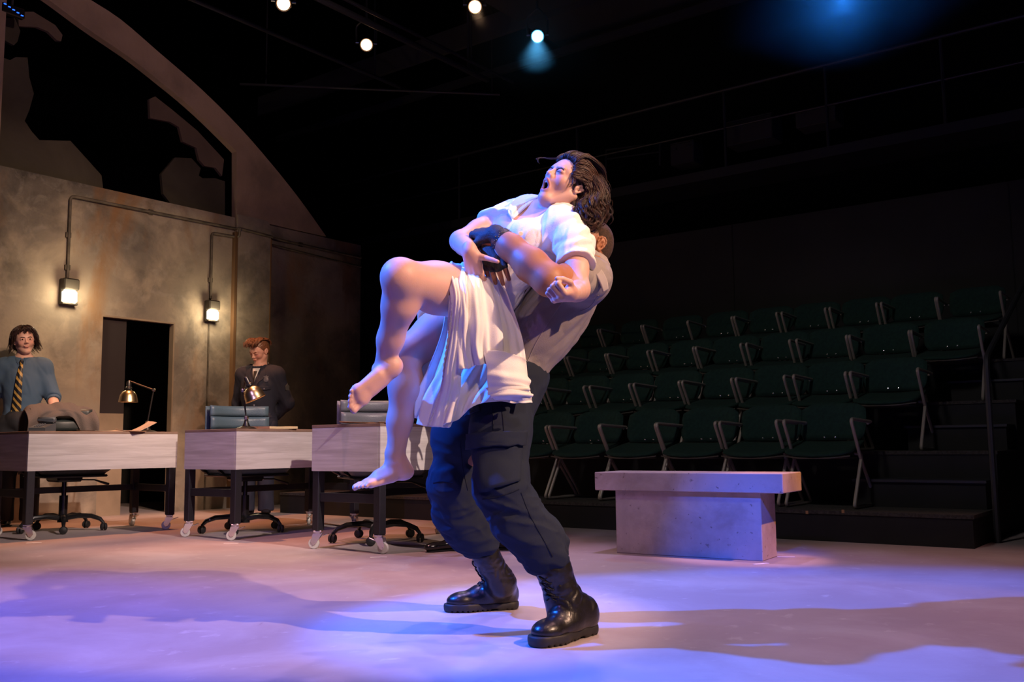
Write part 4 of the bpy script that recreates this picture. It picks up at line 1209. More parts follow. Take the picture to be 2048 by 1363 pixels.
def lashes(c, R, sc, m, parent, origin):
    tree = bvh(parent)
    for q in (1, -1):
        g = lambda o: on_face(tree, c, R, sc, ((q*.016, .0055+o), (q*.025, .0020+o), (q*.036, .0012+o), (q*.0475, .0045+o)), .0004)
        strands([g(-.0006), g(.0006)], 14, 'eyelashes', m, parent, origin, r=.0005, curl=.0002, cf=1, spread=.0003, seg=8, seed=3, shorten=.1, clump=3, cs=.0003)
def cam_hit(tree, px, py, lift=.003):
    d = ray(px, py).normalized(); h = tree.ray_cast(V((0, 0, CAMH)), d, 30)
    return None if h[0] is None else A(h[0]+h[1]*lift*(1 if h[1].dot(d) < 0 else -1))
def patch(tree, q4, name, m, parent, origin, lift=.004, th=.004, n=12):
    """cloth patch following a garment, corners given clockwise from top left"""
    rows_ = []
    for j in range(n):
        v = j/(n-1); r_ = []
        for i in range(n):
            u = i/(n-1); p = (A(q4[0])*(1-u)+A(q4[1])*u)*(1-v)+(A(q4[3])*(1-u)+A(q4[2])*u)*v
            h = cam_hit(tree, p[0], p[1], lift)
            r_.append(h if h is not None else (r_[-1] if r_ else rows_[-1][i]))
        rows_.append(r_)
    return sheet3(rows_, n, n, name, m, parent, origin, th=th)
def seamline(tree, pts, name, m, parent, origin, r=.0016, lift=.0008, n=30):
    c = cat([(a, b, 0) for a, b in pts], n); o_ = [cam_hit(tree, p[0], p[1], lift) for p in c]; o_ = [V(p) for p in o_ if p is not None]
    return MB().tube(o_, r, 5).build(name, m, parent, smooth=True, origin=origin) if len(o_) > 3 else None
def sheet3(rows, nu, nv, name, m, parent, origin, pleat=None, th=.003, both=None):
    """cloth lofted through rows of world points; pleat(u,v)->offset along normal"""
    g = np.stack([cat(r, nu) for r in rows]); g = np.stack([cat(g[:, i], nv) for i in range(nu)], 1)
    U, Vv = np.meshgrid(np.linspace(0, 1, nu), np.linspace(0, 1, nv))
    du = np.gradient(g, axis=1); dv = np.gradient(g, axis=0); nn = np.cross(du, dv); nn /= np.linalg.norm(nn, axis=2)[:, :, None]+1e-9
    if nn[:, :, 1].mean() > 0: nn = -nn
    if pleat is not None: g = g+nn*pleat(U, Vv)[:, :, None]
    idx = np.arange(nu*nv).reshape(nv, nu)
    f = np.stack([idx[:-1, :-1], idx[:-1, 1:], idx[1:, 1:], idx[1:, :-1]], -1).reshape(-1, 4)
    me = bpy.data.meshes.new(name); me.from_pydata([tuple(v) for v in (g.reshape(-1, 3)-A(origin))], [], [tuple(int(x) for x in q) for q in f])
    me.polygons.foreach_set('use_smooth', np.ones(len(f), bool)); me.materials.append(m); me.update()
    o = bpy.data.objects.new(name, me); col.objects.link(o)
    if parent is not None: o.parent = parent
    sm = o.modifiers.new('thickness', 'SOLIDIFY'); sm.thickness = th; sm.offset = 0
    return o
def PX(px, py, Y): return A(P(px, py, Y))
M['skin_w'] = mat('pale_skin', (0.60, 0.36, 0.285), 0.5, sss=.12, bump=.06, bscale=400, c2=(0.62, 0.33, 0.27), vscale=9, vlo=.45, vhi=.75)
M['skin_m'] = mat('brown_skin', (0.33, 0.130, 0.060), 0.52, sss=.06, bump=.06, bscale=400)
M['skin_l'] = mat('light_skin', (0.62, 0.38, 0.30), 0.5, sss=.1)
M['skin_c'] = mat('ruddy_skin', (0.66, 0.36, 0.27), 0.5, sss=.1)
def tinted(m):
    n, l = m.node_tree.nodes, m.node_tree.links; b = n['Principled BSDF']
    at = n.new('ShaderNodeAttribute'); at.attribute_name = 'tint'
    mx = n.new('ShaderNodeMixRGB'); mx.blend_type = 'MULTIPLY'; mx.inputs[0].default_value = 1
    src = b.inputs['Base Color'].links[0].from_socket if b.inputs['Base Color'].is_linked else None
    if src: l.new(src, mx.inputs[1])
    else: mx.inputs[1].default_value = b.inputs['Base Color'].default_value
    l.new(at.outputs['Color'], mx.inputs[2]); l.new(mx.outputs[0], b.inputs['Base Color'])
for k_ in ('skin_w', 'skin_m', 'skin_l', 'skin_c'): tinted(M[k_])
def sm(x, a, b):
    t = np.clip((x-a)/(b-a), 0, 1); return t*t*(3-2*t)
def face_tint(c, R, sc, lips=(.75, .38, .38), shout=False, lids=None, cap=None, capc=(.16, .14, .13), blush=(1, .80, .80)):
    def f(v):
        p = head_local(c, R, sc)(v); x, y, z = p.T; t = np.ones((len(v), 3)); ay = np.abs(y)
        def blend(w, colr):
            nonlocal t
            t = t*(1-w[:, None])+t*A(colr)*w[:, None]
        near = (np.abs(p).max(axis=1) < .16)
        w = np.exp(-(((ay-.042)/.02)**2+((z+.018)/.02)**2))*(x > .03)*near; blend(w*.8, blush)
        if shout:
            e = np.sqrt((y/.0195)**2+((z+.0705)/.0240)**2); xx = .0985-.0180*np.clip((-.0465-z)/.048, 0, 1)-12*np.clip(ay-.006, 0, 1)**1.6
            w = sm(e, .80, .90)*(1-sm(e, 1.16, 1.30))*near*sm(x, .060, .070); blend(w, lips)
            w = (1-sm(x-xx, -.010, -.0065))*(1-sm(e, .97, 1.08))*near*(x > .02); blend(w, (.16, .05, .05))
        else:
            w = np.exp(-((y/.021)**4+((z+.0558)/.0085)**4))*(x > .07)*near; blend(w, lips)
        if lids is not None:
            w = np.exp(-(((ay-.031)/.018)**4+((z-.010)/.009)**4))*(x > .06)*near; blend(w*.6, lids)
            w = np.exp(-(((ay-.032)/.0155)**4+((z-.0035+6*(ay-.032)**2)/.0019)**2))*(x > .06)*near; blend(w, (.10, .06, .06))
        if cap is not None:
            w = cap(x, ay, z)*near; blend(w, capc)
        return t
    return f
M['lips'] = mat('lips', (0.42, 0.10, 0.10), 0.35)
M['lips_l'] = mat('soft_lips', (0.48, 0.19, 0.16), 0.45)
M['brow'] = mat('dark_brow', (0.05, 0.03, 0.022), 0.8)
M['browr'] = mat('red_brow', (0.25, 0.09, 0.03), 0.8)
M['mouth'] = mat('mouth_inside', (0.10, 0.012, 0.012), 0.4)
M['teeth'] = mat('teeth', (0.8, 0.76, 0.68), 0.3)
M['tongue'] = mat('tongue', (0.36, 0.10, 0.09), 0.35)
M['eyewhite'] = mat('eye_white', (0.7, 0.68, 0.65), 0.3)
M['iris'] = mat('brown_iris', (0.03, 0.015, 0.008), 0.2)
M['hair_w'] = mat('dark_brown_hair', (0.026, 0.013, 0.009), 0.45, spec=.4)
M['hair_w2'] = mat('auburn_brown_hair', (0.062, 0.027, 0.016), 0.42, spec=.5)
M['hair_l'] = mat('black_brown_hair', (0.03, 0.014, 0.010), 0.4)
M['hair_c'] = mat('red_hair', (0.17, 0.070, 0.034), 0.45)
M['hair_m'] = mat('cropped_dark_hair', (0.05, 0.028, 0.018), 0.8, bump=1.0, bscale=500, c2=(.10, .05, .03), vscale=120)
M['dress'] = mat('cream_dress_cloth', (0.80, 0.76, 0.71), 0.8, bump=.12, bscale=260, sheen=.2)
M['dress_trim'] = mat('dress_lace_trim', (0.76, 0.72, 0.68), 0.85, bump=.8, bscale=320)
M['shirt_g'] = mat('grey_uniform_shirt', (0.24, 0.21, 0.205), 0.85, bump=.15, bscale=300)
M['shirt_gs'] = mat('grey_shirt_strap', (0.30, 0.265, 0.26), 0.85)
M['trouser'] = mat('dark_navy_twill', (0.020, 0.026, 0.042), 0.95, bump=.08, bscale=500, spec=.12)
M['seam'] = mat('navy_seam_thread', (0.012, 0.015, 0.026), 0.9, spec=.1)
M['glove'] = mat('black_glove', (0.012, 0.012, 0.014), 0.7, bump=.3, bscale=200)
M['strap'] = mat('black_wrist_strap', (0.02, 0.022, 0.028), 0.4)
M['bootl'] = mat('black_boot_leather', (0.009, 0.008, 0.008), 0.34, bump=.12, bscale=90, coat=.12)
M['bootshaft'] = mat('black_boot_shaft', (0.012, 0.011, 0.011), 0.38, bump=.35, bscale=50)
M['sole'] = mat('black_rubber_sole', (0.013, 0.012, 0.012), 0.6)
M['lace'] = mat('boot_lace', (0.008, 0.008, 0.008), 0.8)
M['shirt_b'] = mat('blue_shirt_cloth', (0.055, 0.105, 0.175), 0.85, bump=.1, bscale=250)
M['slacks'] = mat('dark_slacks', (0.012, 0.014, 0.020), 0.9)
M['uniform'] = mat('dark_uniform_cloth', (0.015, 0.018, 0.036), 0.85, bump=.1, bscale=250)
M['whiteshirt'] = mat('white_shirt_cloth', (0.62, 0.62, 0.64), 0.8)
M['silver'] = mat('silver_badge', (0.75, 0.76, 0.78), 0.3, .9)
M['greytrouser'] = mat('grey_trouser_cloth', (0.15, 0.14, 0.15), 0.9, bump=.2, bscale=300)
M['dressshoe'] = mat('black_dress_shoe', (0.010, 0.009, 0.009), 0.18, coat=.5)
# striped tie
m_, n_, l_, b_ = nt('striped_tie_silk'); M['tie'] = m_
tc_ = n_.new('ShaderNodeTexCoord'); wv = n_.new('ShaderNodeTexWave'); mp_ = n_.new('ShaderNodeMapping')
mp_.inputs['Rotation'].default_value = (0, math.radians(-52), 0); wv.wave_type = 'BANDS'; wv.bands_direction = 'Z'; wv.wave_profile = 'SIN'
wv.inputs['Scale'].default_value = 7.2
l_.new(tc_.outputs['Object'], mp_.inputs[0]); l_.new(mp_.outputs[0], wv.inputs['Vector'])
rr_ = n_.new('ShaderNodeValToRGB'); rr_.color_ramp.interpolation = 'CONSTANT'
rr_.color_ramp.elements[0].color = (.008, .010, .014, 1); rr_.color_ramp.elements[1].color = (.42, .27, .07, 1); rr_.color_ramp.elements[1].position = .62
l_.new(wv.outputs[0], rr_.inputs[0]); l_.new(rr_.outputs[0], b_.inputs['Base Color']); b_.inputs['Roughness'].default_value = .5
# ------------------------------------------------------------------ the woman being carried
WO = A((G(960, 1225).x, 3.55, 0))
wneck, wpel = PX(1108, 428, 3.42), PX(962, 590, 3.44)
wLs, wRs = PX(1147, 462, 3.285), PX(1010, 432, 3.53)
wLe, wLw = PX(1156, 578, 3.15), PX(1142, 587, 2.99)
wRe, wRw = PX(921, 482, 3.36), PX(940, 503, 3.16)
wLh, wRh = PX(935, 588, 3.32), PX(938, 628, 3.58)
wLk, wLa = PX(803, 556, 3.04), PX(766, 741, 3.24)
wRk, wRa = PX(806, 712, 3.38), PX(790, 922, 3.42)
up_ = nz(A((.55, .14, .82))); fw_ = A((-.55, -.63, .55)); WHR = frame_zx(up_, fw_)
ear_ = PX(1160, 377, 3.33); WHS = 1.0
WHS = .85; WHC = ear_-WHR @ (A((-.014, .082, .002))*WHS)
s = S()
TR, TL = trunk(s, wpel, wneck, wLs-wRs, .92, True)
s.rc(wneck+A((.008, 0, -.02)), WHC+WHR @ A((-.034, 0, -.040)), .052, .043, .03)
s.rc(wneck, (wLs+wneck)/2, .05, .045, .04).rc(wneck, (wRs+wneck)/2, .05, .045, .04)
for q in (1, -1): s.rc(WHC+WHR @ A((-.02, q*.055, -.03)), wneck+TR @ A((.055, q*.014, -.02)), .012, .010, .018)
s.ch([wLs+A((0, 0, -.008)), wLs*.35+wLe*.65, wLe], [.044, .040, .038], .03, .02); s.ch([wLe, wLe*.6+wLw*.4, wLw], [.038, .037, .026], .02)
s.ch([wRs, wRs*.4+wRe*.6, wRe], [.047, .040, .036], .03, .02); s.ch([wRe, wRe*.6+wRw*.4, wRw], [.036, .037, .027], .02)
# raised near leg
s.ch([wLh, wLh*.5+wLk*.5+A((0, 0, -.004)), wLk], [.100, .083, .061], .04, .04)
cal = lambda a, b, t, o: a*(1-t)+b*t+o
s.el(wLk+A((-.012, -.01, .008)), (.044, .045, .046), .03)
s.ch([wLk, cal(wLk, wLa, .28, A((.012, 0, 0))), cal(wLk, wLa, .65, A((.004, 0, 0))), wLa], [.057, .056, .041, .031], .03, .03)
foot(s, wLa, wLa+A((-.62, -.12, -.52)), nz(A((.22, -.88, -.28))), side=-1, sc=.96)
# lower far leg
s.ch([wRh, wRh*.5+wRk*.5, wRk], [.096, .080, .058], .04, .04)
s.ch([wRk, cal(wRk, wRa, .28, A((.020, 0, 0))), cal(wRk, wRa, .62, A((.006, 0, 0))), wRa], [.056, .061, .042, .031], .03, .03)
foot(s, wRa, wRa+A((-.20, -.08, -.040)), nz(A((-.20, -.10, -1))), side=-1, sc=.90)
# hands: right one grips the man's glove, left one is a loose fist
HRJ = hand(s, wRw, nz(A((.16, .22, -.95))), nz(A((-.42, -.88, -.12))), side=1, curl=(.45, .5, .5, .5), sc=.84, thumb=(.30, .92, .16), tcurl=.06, spread=.8)
HLJ = hand(s, wLw, nz(PX(1119, 595, 2.93)-wLw), nz(A((.25, -.3, -.9))), side=-1, curl=(1.35, 1.4, 1.45, 1.45), sc=.88, thumb=(.62, .55, -.5), tcurl=.9)
head(s, WHC, WHR, WHS, mouth=1.0, eyes='closed', male=False)
hb = (WHC-.17, WHC+.15, .0021)
woman = sdf_obj(s, 'person', M['skin_w'], .0055,
    fine=[hb, (PX(920, 560, 3.02), PX(1012, 485, 3.24), .0022), (PX(1085, 622, 2.86), PX(1185, 550, 3.04), .0022),
          (PX(690, 826, 3.0), PX(783, 725, 3.3), .0028), (PX(690, 995, 3.2), PX(822, 905, 3.52), .0028)], origin=WO, tint=face_tint(WHC, WHR, WHS, (.62, .28, .30), shout=True, lids=(.62, .42, .55)))
brows(WHC, WHR, WHS, M['brow'], woman, WO, n=30, dz=-.0065, fr=.003)
lashes(WHC, WHR, WHS, M['brow'], woman, WO)
tag(woman, 'barefoot woman in a cream dress, head thrown back shouting, lifted off the floor', 'person')
# teeth and tongue
def hl(p): return V(WHC+WHR @ (A(p)*WHS))
mb = MB(); Rm = Matrix(WHR.tolist())
for i in range(6):
    y = -.0110+.0044*i
    mb.box(hl((.0925-9*abs(y)**1.7, y, -.0535)), (.004, .0040, .0085), Rm, bev=.001)
mb.build('teeth', M['teeth'], woman, origin=WO)
st = S().frame(WHC, WHR, WHS).el((.062, 0, -.088), (.022, .012, .008), .003).frame()
sdf_obj(st, 'tongue', M['tongue'], .002, parent=woman, origin=WO)
# hair ------------------------------------------------------------------
sh = S().frame(WHC, WHR, WHS*1.07)
sh.el((-.020, 0, .048), (.096, .084, .090), .02).el((-.062, 0, .01), (.064, .082, .082), .03)
sh.el((-.085, .020, -.065), (.052, .066, .065), .03).el((-.100, .030, -.125), (.048, .056, .050), .03).el((-.060, .060, -.085), (.035, .030, .05), .03)
sh.el((.095, 0, -.005), (.066, .11, .090), .02, 's').el((.062, .085, -.010), (.050, .045, .060), .012, 's').el((.062, -.085, -.01), (.05, .045, .06), .012, 's')
sh.el((-.010, .104, -.006), (.024, .026, .032), .006, 's').el((.02, 0, -.09), (.055, .075, .07), .02, 's')
sh.frame()
hd = WHR @ A((-.8, 0, -.5))
sh.disp(lambda p: -.006*folds(p-WHC, hd, 55, .22, 1.2), WHC-.28, WHC+.2)
sdf_obj(sh, 'hair', M['hair_w'], .003, parent=woman, origin=WO)
def hg(*pts): return [WHC+WHR @ (A(p)*WHS*1.10) for p in pts]
# crown: from the hairline back over the top and down
G1 = [hg((.058-.28*abs(y), y*.9, .078-.3*abs(y)), (.076-.30*abs(y), y, .097-.3*abs(y)), (.030, y*1.2, .134-.25*abs(y)), (-.045, y*1.3, .134-.2*abs(y)), (-.105, y*1.35, .085), (-.128, y*1.3, .01), (-.135, y*1.3, -.06), (-.142, y*1.2+.01, -.105), (-.146, y*1.1+.01, -.135)) for y in (-.062, -.040, -.018, .004, .026, .046, .060)]
# side: from the temple over the top of the ear to the nape
G2 = [hg((.040, .045, .070), (.058, .060, .080), (.015, .078, .096), (-.045, .090, .072), (-.088, .090, .020), (-.105, .088, -.045), (-.110, .080, -.095), (-.120, .07, -.130)),
      hg((.036, .050, .050), (.052, .066, .055), (.010, .084, .066), (-.035, .094, .048), (-.066, .096, .005), (-.080, .094, -.055), (-.075, .085, -.105), (-.095, .08, -.150)),
      hg((.032, .052, .030), (.046, .070, .034), (.012, .085, .046), (-.025, .096, .040), (-.048, .099, .010), (-.056, .098, -.035), (-.050, .092, -.080), (-.060, .085, -.120)),
      hg((.026, .052, .012), (.040, .071, .016), (.016, .081, .030), (-.014, .092, .031), (-.036, .096, .012), (-.044, .096, -.020), (-.040, .092, -.055), (-.048, .085, -.085))]
for k_, (gg, n_s, rr_s, cu) in enumerate(((G1, 120, .0011, .0055), (G2, 90, .0011, .0055))):
    strands(gg, n_s, 'hair_locks', M['hair_w2' if k_ else 'hair_w'], woman, WO, r=rr_s, curl=cu, cf=3.2, spread=.005, seed=3+k_, clump=14, cs=.0035, seg=34, jroot=.06)
    strands(gg, n_s//2, 'hair_locks', M['hair_w2'], woman, WO, r=rr_s, curl=cu*1.2, cf=3.6, spread=.007, seed=13+k_, clump=10, cs=.003, seg=34, jroot=.3)
# curls at the nape and behind the ear
C_ = [[PX(*q) for q in g_] for g_ in (
 ((1176, 390, 3.34), (1168, 402, 3.31), (1158, 412, 3.295), (1153, 426, 3.285), (1164, 438, 3.285), (1174, 428, 3.28), (1169, 416, 3.275)),
 ((1182, 358, 3.335), (1190, 385, 3.320), (1178, 405, 3.30), (1166, 428, 3.275), (1178, 446, 3.275), (1192, 436, 3.28), (1186, 420, 3.275)),
 ((1186, 350, 3.33), (1202, 380, 3.315), (1190, 402, 3.30), (1196, 424, 3.30), (1186, 440, 3.29), (1194, 450, 3.29)),
 ((1198, 352, 3.37), (1214, 388, 3.355), (1206, 408, 3.34), (1216, 424, 3.34), (1204, 438, 3.33), (1192, 450, 3.31)),
 ((1194, 350, 3.42), (1212, 392, 3.42), (1206, 418, 3.42), (1200, 440, 3.40), (1184, 456, 3.37), (1178, 474, 3.35)))]
sb = S()
for q, r_s in ((PX(1182, 405, 3.38), (.032, .036, .045)), (PX(1190, 415, 3.38), (.038, .042, .045)), (PX(1168, 418, 3.335), (.024, .03, .026)), (PX(1184, 446, 3.38), (.020, .026, .026))): sb.el(q, r_s, .03)
lo, hi = sb.bounds(); sb.disp(lambda p: -.008*folds(p, nz(A((.4, 0, -1))), 50, .3, 1.4), lo-.03, hi+.03)
sdf_obj(sb, 'hair', M['hair_w'], .003, parent=woman, origin=WO)
strands(C_, 150, 'hair_curls', M['hair_w2'], woman, WO, r=.0010, curl=.0085, cf=2.4, spread=.0075, seed=8, clump=13, cs=.003, seg=44, shorten=.35)
strands(C_, 80, 'hair_curls', M['hair_w'], woman, WO, r=.0010, curl=.011, cf=2.0, spread=.010, seed=9, clump=10, cs=.0035, seg=44, shorten=.3)
strands(C_[2:], 14, 'loose_strands', M['hair_w2'], woman, WO, r=.0005, curl=.016, cf=2.0, spread=.016, seed=12, clump=2, cs=.003, seg=44, shorten=.1)
strands([hg((.078, -.020, .070), (.092, -.050, .055), (.105, -.078, .045), (.122, -.085, .030), (.124, -.070, .012), (.112, -.062, .005))], 3, 'loose_strands', M['hair_w'], woman, WO, r=.0007, curl=.003, cf=1.5, spread=.003, seed=9, clump=3)
strands([[PX(1085, 392, 3.50), PX(1068, 397, 3.52), PX(1052, 404, 3.50), PX(1046, 414, 3.49)], [PX(1092, 395, 3.47), PX(1078, 404, 3.47), PX(1066, 410, 3.45), PX(1060, 424, 3.44)]], 10, 'loose_strands', M['hair_w'], woman, WO, r=.0008, curl=.006, cf=1.4, spread=.003, seed=10, clump=6)
strands([hg((.050, .066, .045), (.052, .070, .020), (.046, .071, -.005), (.050, .066, -.030)), hg((.04, .070, .030), (.034, .075, 0), (.030, .074, -.03), (.042, .068, -.045))], 7, 'loose_strands', M['hair_w'], woman, WO, r=.0006, curl=.004, cf=1.2, spread=.003, seed=11, clump=3, cs=.001)
# necklace
npts = [wneck+TR @ A((.02+.05*math.cos(a)+.015, .062*math.sin(a), .03-.10*(math.cos(a)+1)*.5-.0)) for a in np.linspace(-1.9, 1.9, 20)]
# dress bodice ------------------------------------------------------------
s = S()
trunk(s, wpel, wneck, wLs-wRs, .92, True, g=.014)
s.rc(wneck+TR @ A((-.02, 0, -.03)), (wLs+wneck)/2, .055, .058, .06).rc(wneck+TR @ A((-.02, 0, -.03)), (wRs+wneck)/2, .055, .056, .06)
sl1 = wLs*.42+wLe*.58; s.ch([wLs+A((-.012, 0, -.010)), wLs*.6+sl1*.4, sl1], [.061, .065, .070], .09, .03)
sl2 = wRs*.62+wRe*.38; s.ch([wRs+A((.01, 0, -.01)), sl2], [.056, .062], .08)
pull = nz(PX(1000, 520, 3.3)-PX(1150, 470, 3.3))
lo, hi = s.bounds()
s.disp(lambda p: .0065*folds(p-wpel, pull, 17, .14, .8), lo-.03, hi+.03)
s.disp(lambda p: .004*folds(p-wpel+.4, nz(A((.3, .2, 1))), 24, .2, .8), lo-.03, hi+.03)
# sleeve hems and neckline
ld = nz(wLe-wLs); s.half(sl1, ld, sl1+ld*.06-.10, sl1+ld*.06+.10, .003)
rd = nz(wRe-wRs); s.half(sl2, rd, sl2+rd*.05-.09, sl2+rd*.05+.09, .003)
s.frame(wneck, TR).el((.070, 0, -.035), (.090, .060, .120), .006, 's').rc((-.02, 0, .02), (.01, 0, .12), .068, k=.006, op='s').frame()
s.rc(wLs, wLs+(wLe-wLs)*1.2, .049, .047, .003, op='s') if False else None
bod = sdf_obj(s, 'dress_bodice', M['dress'], .0045, parent=woman, origin=WO)
# collar lapels
def tp(x, y, z): return wneck+TR @ A((x, y, z))
for q in (-1,):
    rows_ = [[tp(-.04, q*.072, .035), tp(.03, q*.070, .02), tp(.075, q*.045, -.04), tp(.115, q*.012, -.125)],
             [tp(-.045, q*.095, .028), tp(.03, q*.098, .012), tp(.085, q*.080, -.05), tp(.125, q*.040, -.120)],
             [tp(-.05, q*.125, .012), tp(.03, q*.132, .0), tp(.093, q*.112, -.06), tp(.128, q*.060, -.105)]]
    sheet3(rows_, 16, 8, 'collar_lapel', M['dress'], woman, WO, th=.004, pleat=lambda u, v: .006+.004*np.sin(5*u))
st = S().el(PX(1040, 468, 3.19), (.012, .004, .012)).el(PX(1010, 540, 3.26), (.01, .004, .01))
mb = MB()
for q in (PX(1041, 467, 3.20),):
    mb.lathe([(0, 0), (.008, .0), (.009, .003), (.006, .004), (0, .003)], c=q, R=Matrix.Rotation(PI/2, 3, 'X'), n=14)
mb.build('button', M['teeth'], woman, origin=WO, smooth=True)
# skirt -------------------------------------------------------------------
r_ = random.Random(3)
def pl(n, a0, a1, ph=0, n2=0, tw=.6):
    return lambda u, v: (a0+(a1-a0)*v)*(np.sin(2*PI*n*u+ph+tw*v*3)+.45*np.sin(2*PI*(n*1.7)*u+1.3+ph-2*v)+.25*np.sin(2*PI*n*3.1*u+4*v))
sheet3([[PX(900, 527, 3.34), PX(925, 526, 3.29), PX(948, 529, 3.24), PX(975, 537, 3.23), PX(1000, 556, 3.27)],
        [PX(898, 548, 3.17), PX(920, 562, 3.12), PX(952, 575, 3.12), PX(985, 588, 3.17), PX(1016, 606, 3.25)],
        [PX(904, 600, 3.12), PX(925, 622, 3.09), PX(958, 640, 3.11), PX(998, 650, 3.17), PX(1036, 668, 3.25)],
        [PX(902, 650, 3.15), PX(925, 675, 3.12), PX(958, 690, 3.13), PX(1003, 705, 3.17), PX(1048, 722, 3.24)],
        [PX(898, 715, 3.18), PX(933, 737, 3.15), PX(966, 727, 3.15), PX(1003, 755, 3.17), PX(1058, 782, 3.21)]],
       110, 80, 'skirt_near_panel', M['dress'], woman, WO, pleat=pl(4.2, .003, .015, .4))
# far hanging layer with the flared hem
sheet3([[PX(893, 590, 3.40), PX(925, 600, 3.42), PX(960, 610, 3.42), PX(1000, 640, 3.42), PX(1035, 670, 3.40)],
        [PX(886, 665, 3.34), PX(915, 680, 3.30), PX(955, 700, 3.30), PX(1000, 712, 3.30), PX(1045, 730, 3.32)],
        [PX(862, 735, 3.34), PX(895, 745, 3.26), PX(935, 755, 3.24), PX(990, 762, 3.24), PX(1055, 772, 3.28)],
        [PX(835, 790, 3.36), PX(872, 800, 3.27), PX(915, 795, 3.23), PX(975, 785, 3.22), PX(1060, 792, 3.25)],
        [PX(826, 835, 3.38), PX(862, 853, 3.29), PX(900, 846, 3.24), PX(962, 806, 3.22), PX(1061, 802, 3.24)]],
       100, 70, 'skirt_far_panel', M['dress'], woman, WO, pleat=pl(3.6, .003, .020, 1.9))
# front edge of the opening with its stitched trim
edge = [PX(899, 528, 3.31), PX(897, 550, 3.15), PX(904, 590, 3.105), PX(901, 640, 3.12), PX(894, 690, 3.14), PX(888, 730, 3.17), PX(884, 770, 3.20), PX(868, 820, 3.25), PX(856, 852, 3.27)]
wd = [PX(908, 527, 3.30), PX(912, 552, 3.135), PX(920, 590, 3.085), PX(917, 640, 3.10), PX(912, 690, 3.125), PX(908, 730, 3.15), PX(906, 770, 3.17), PX(897, 815, 3.22), PX(893, 855, 3.24)]
sheet3([edge, [a*.5+b*.5+A((0, -.012, 0)) for a, b in zip(edge, wd)], wd, [PX(930, 526, 3.28), PX(930, 555, 3.12), PX(936, 595, 3.09), PX(932, 645, 3.105), PX(928, 695, 3.13), PX(923, 735, 3.155), PX(923, 770, 3.18), PX(915, 815, 3.22), PX(900, 853, 3.24)]],
       80, 24, 'skirt_front_edge', M['dress'], woman, WO, pleat=lambda u, v: .004*np.sin(9*u+5*v)+.003*np.sin(22*v+3*u))
e2 = cat(edge, 90)
MB().tube([V(p)+V((.001, -.004, 0))+V((.002*math.sin(i*1.9), 0, 0)) for i, p in enumerate(e2)], .0034, 6).build('lace_trim', M['dress_trim'], woman, smooth=True, origin=WO)
# inner lining seen between the legs and the lace end
sheet3([[PX(893, 560, 3.50), PX(875, 585, 3.50), PX(838, 612, 3.47)], [PX(893, 600, 3.56), PX(872, 620, 3.55), PX(836, 645, 3.50)], [PX(900, 640, 3.64), PX(880, 655, 3.63), PX(845, 668, 3.60)]],
       30, 16, 'skirt_lining', M['dress'], woman, WO, pleat=lambda u, v: .005*np.sin(11*u+4*v))
sheet3([[PX(905, 670, 3.45), PX(870, 700, 3.44), PX(832, 733, 3.42)], [PX(905, 700, 3.44), PX(878, 725, 3.43), PX(840, 757, 3.41)], [PX(900, 730, 3.42), PX(880, 745, 3.41), PX(852, 766, 3.40)]],
       40, 16, 'skirt_lining', M['dress'], woman, WO, pleat=lambda u, v: .004*np.sin(20*u+6*v))
# gathered folds at the right of the hem
def wav(n, am, ph): return lambda u, v: am*(np.sin(2*PI*n*v+ph+2.2*u)+.4*np.sin(2*PI*n*2.1*v+3*u+ph))*(.35+.65*u)
sheet3([[PX(966, 700, 3.155), PX(1000, 702, 3.145), PX(1035, 712, 3.16), PX(1052, 720, 3.20)],
        [PX(974, 735, 3.150), PX(1005, 742, 3.130), PX(1040, 752, 3.145), PX(1057, 760, 3.18)],
        [PX(975, 765, 3.150), PX(1008, 768, 3.125), PX(1042, 772, 3.135), PX(1060, 778, 3.17)],
        [PX(976, 790, 3.160), PX(1008, 782, 3.140), PX(1040, 775, 3.150), PX(1058, 774, 3.19)]], 60, 60, 'skirt_folds', M['dress'], woman, WO, pleat=wav(2.2, .006, .5))
sheet3([[PX(972, 776, 3.165), PX(1005, 772, 3.140), PX(1040, 778, 3.135), PX(1061, 786, 3.16)],
        [PX(982, 792, 3.155), PX(1010, 790, 3.125), PX(1042, 790, 3.115), PX(1064, 793, 3.15)],
        [PX(990, 799, 3.170), PX(1015, 799, 3.150), PX(1044, 803, 3.140), PX(1062, 801, 3.17)]], 60, 40, 'skirt_folds', M['dress'], woman, WO, pleat=wav(1.6, .006, 2.5))
# ------------------------------------------------------------------ the man lifting her
MO = A((0.02, 3.6, 0))
mpel, mneck = PX(1012, 762, 3.50), PX(1172, 532, 3.52)
mLs, mRs = PX(1176, 560, 3.34), PX(1150, 540, 3.71)
mLe, mLw = PX(1098, 560, 3.10), PX(991, 468, 3.20)
mRe, mRw = PX(1010, 520, 3.66), PX(980, 488, 3.24)
mLh, mRh = PX(1018, 785, 3.41), PX(985, 775, 3.62)
mLk, mLa = PX(1000, 972, 3.28), PX(1118, 1170, 3.36)
mRk, mRa = PX(903, 968, 3.66), PX(985, 1150, 3.87)
MHR = frame_zx(nz(A((.16, .10, .97))), A((-.85, -.50, .18))); MHS = .92
MHC = PX(1203, 488, 3.43)-MHR @ (A((-.014, .082, .002))*MHS)
s = S()
MTR, MTL = trunk(s, mpel, mneck, mLs-mRs, .98)
s.rc(mneck, MHC+MHR @ A((-.025, 0, -.05)), .066, .062, .04).rc(mneck, mLs, .06, .055, .04).rc(mneck, mRs, .06, .055, .04)
s.ch([mLs, mLs*.5+mLe*.5, mLe], [.060, .056, .050], .04, .03); s.ch([mLe, mLe*.68+mLw*.32, mLe*.3+mLw*.7, mLw], [.050, .054, .042, .031], .03, .03)
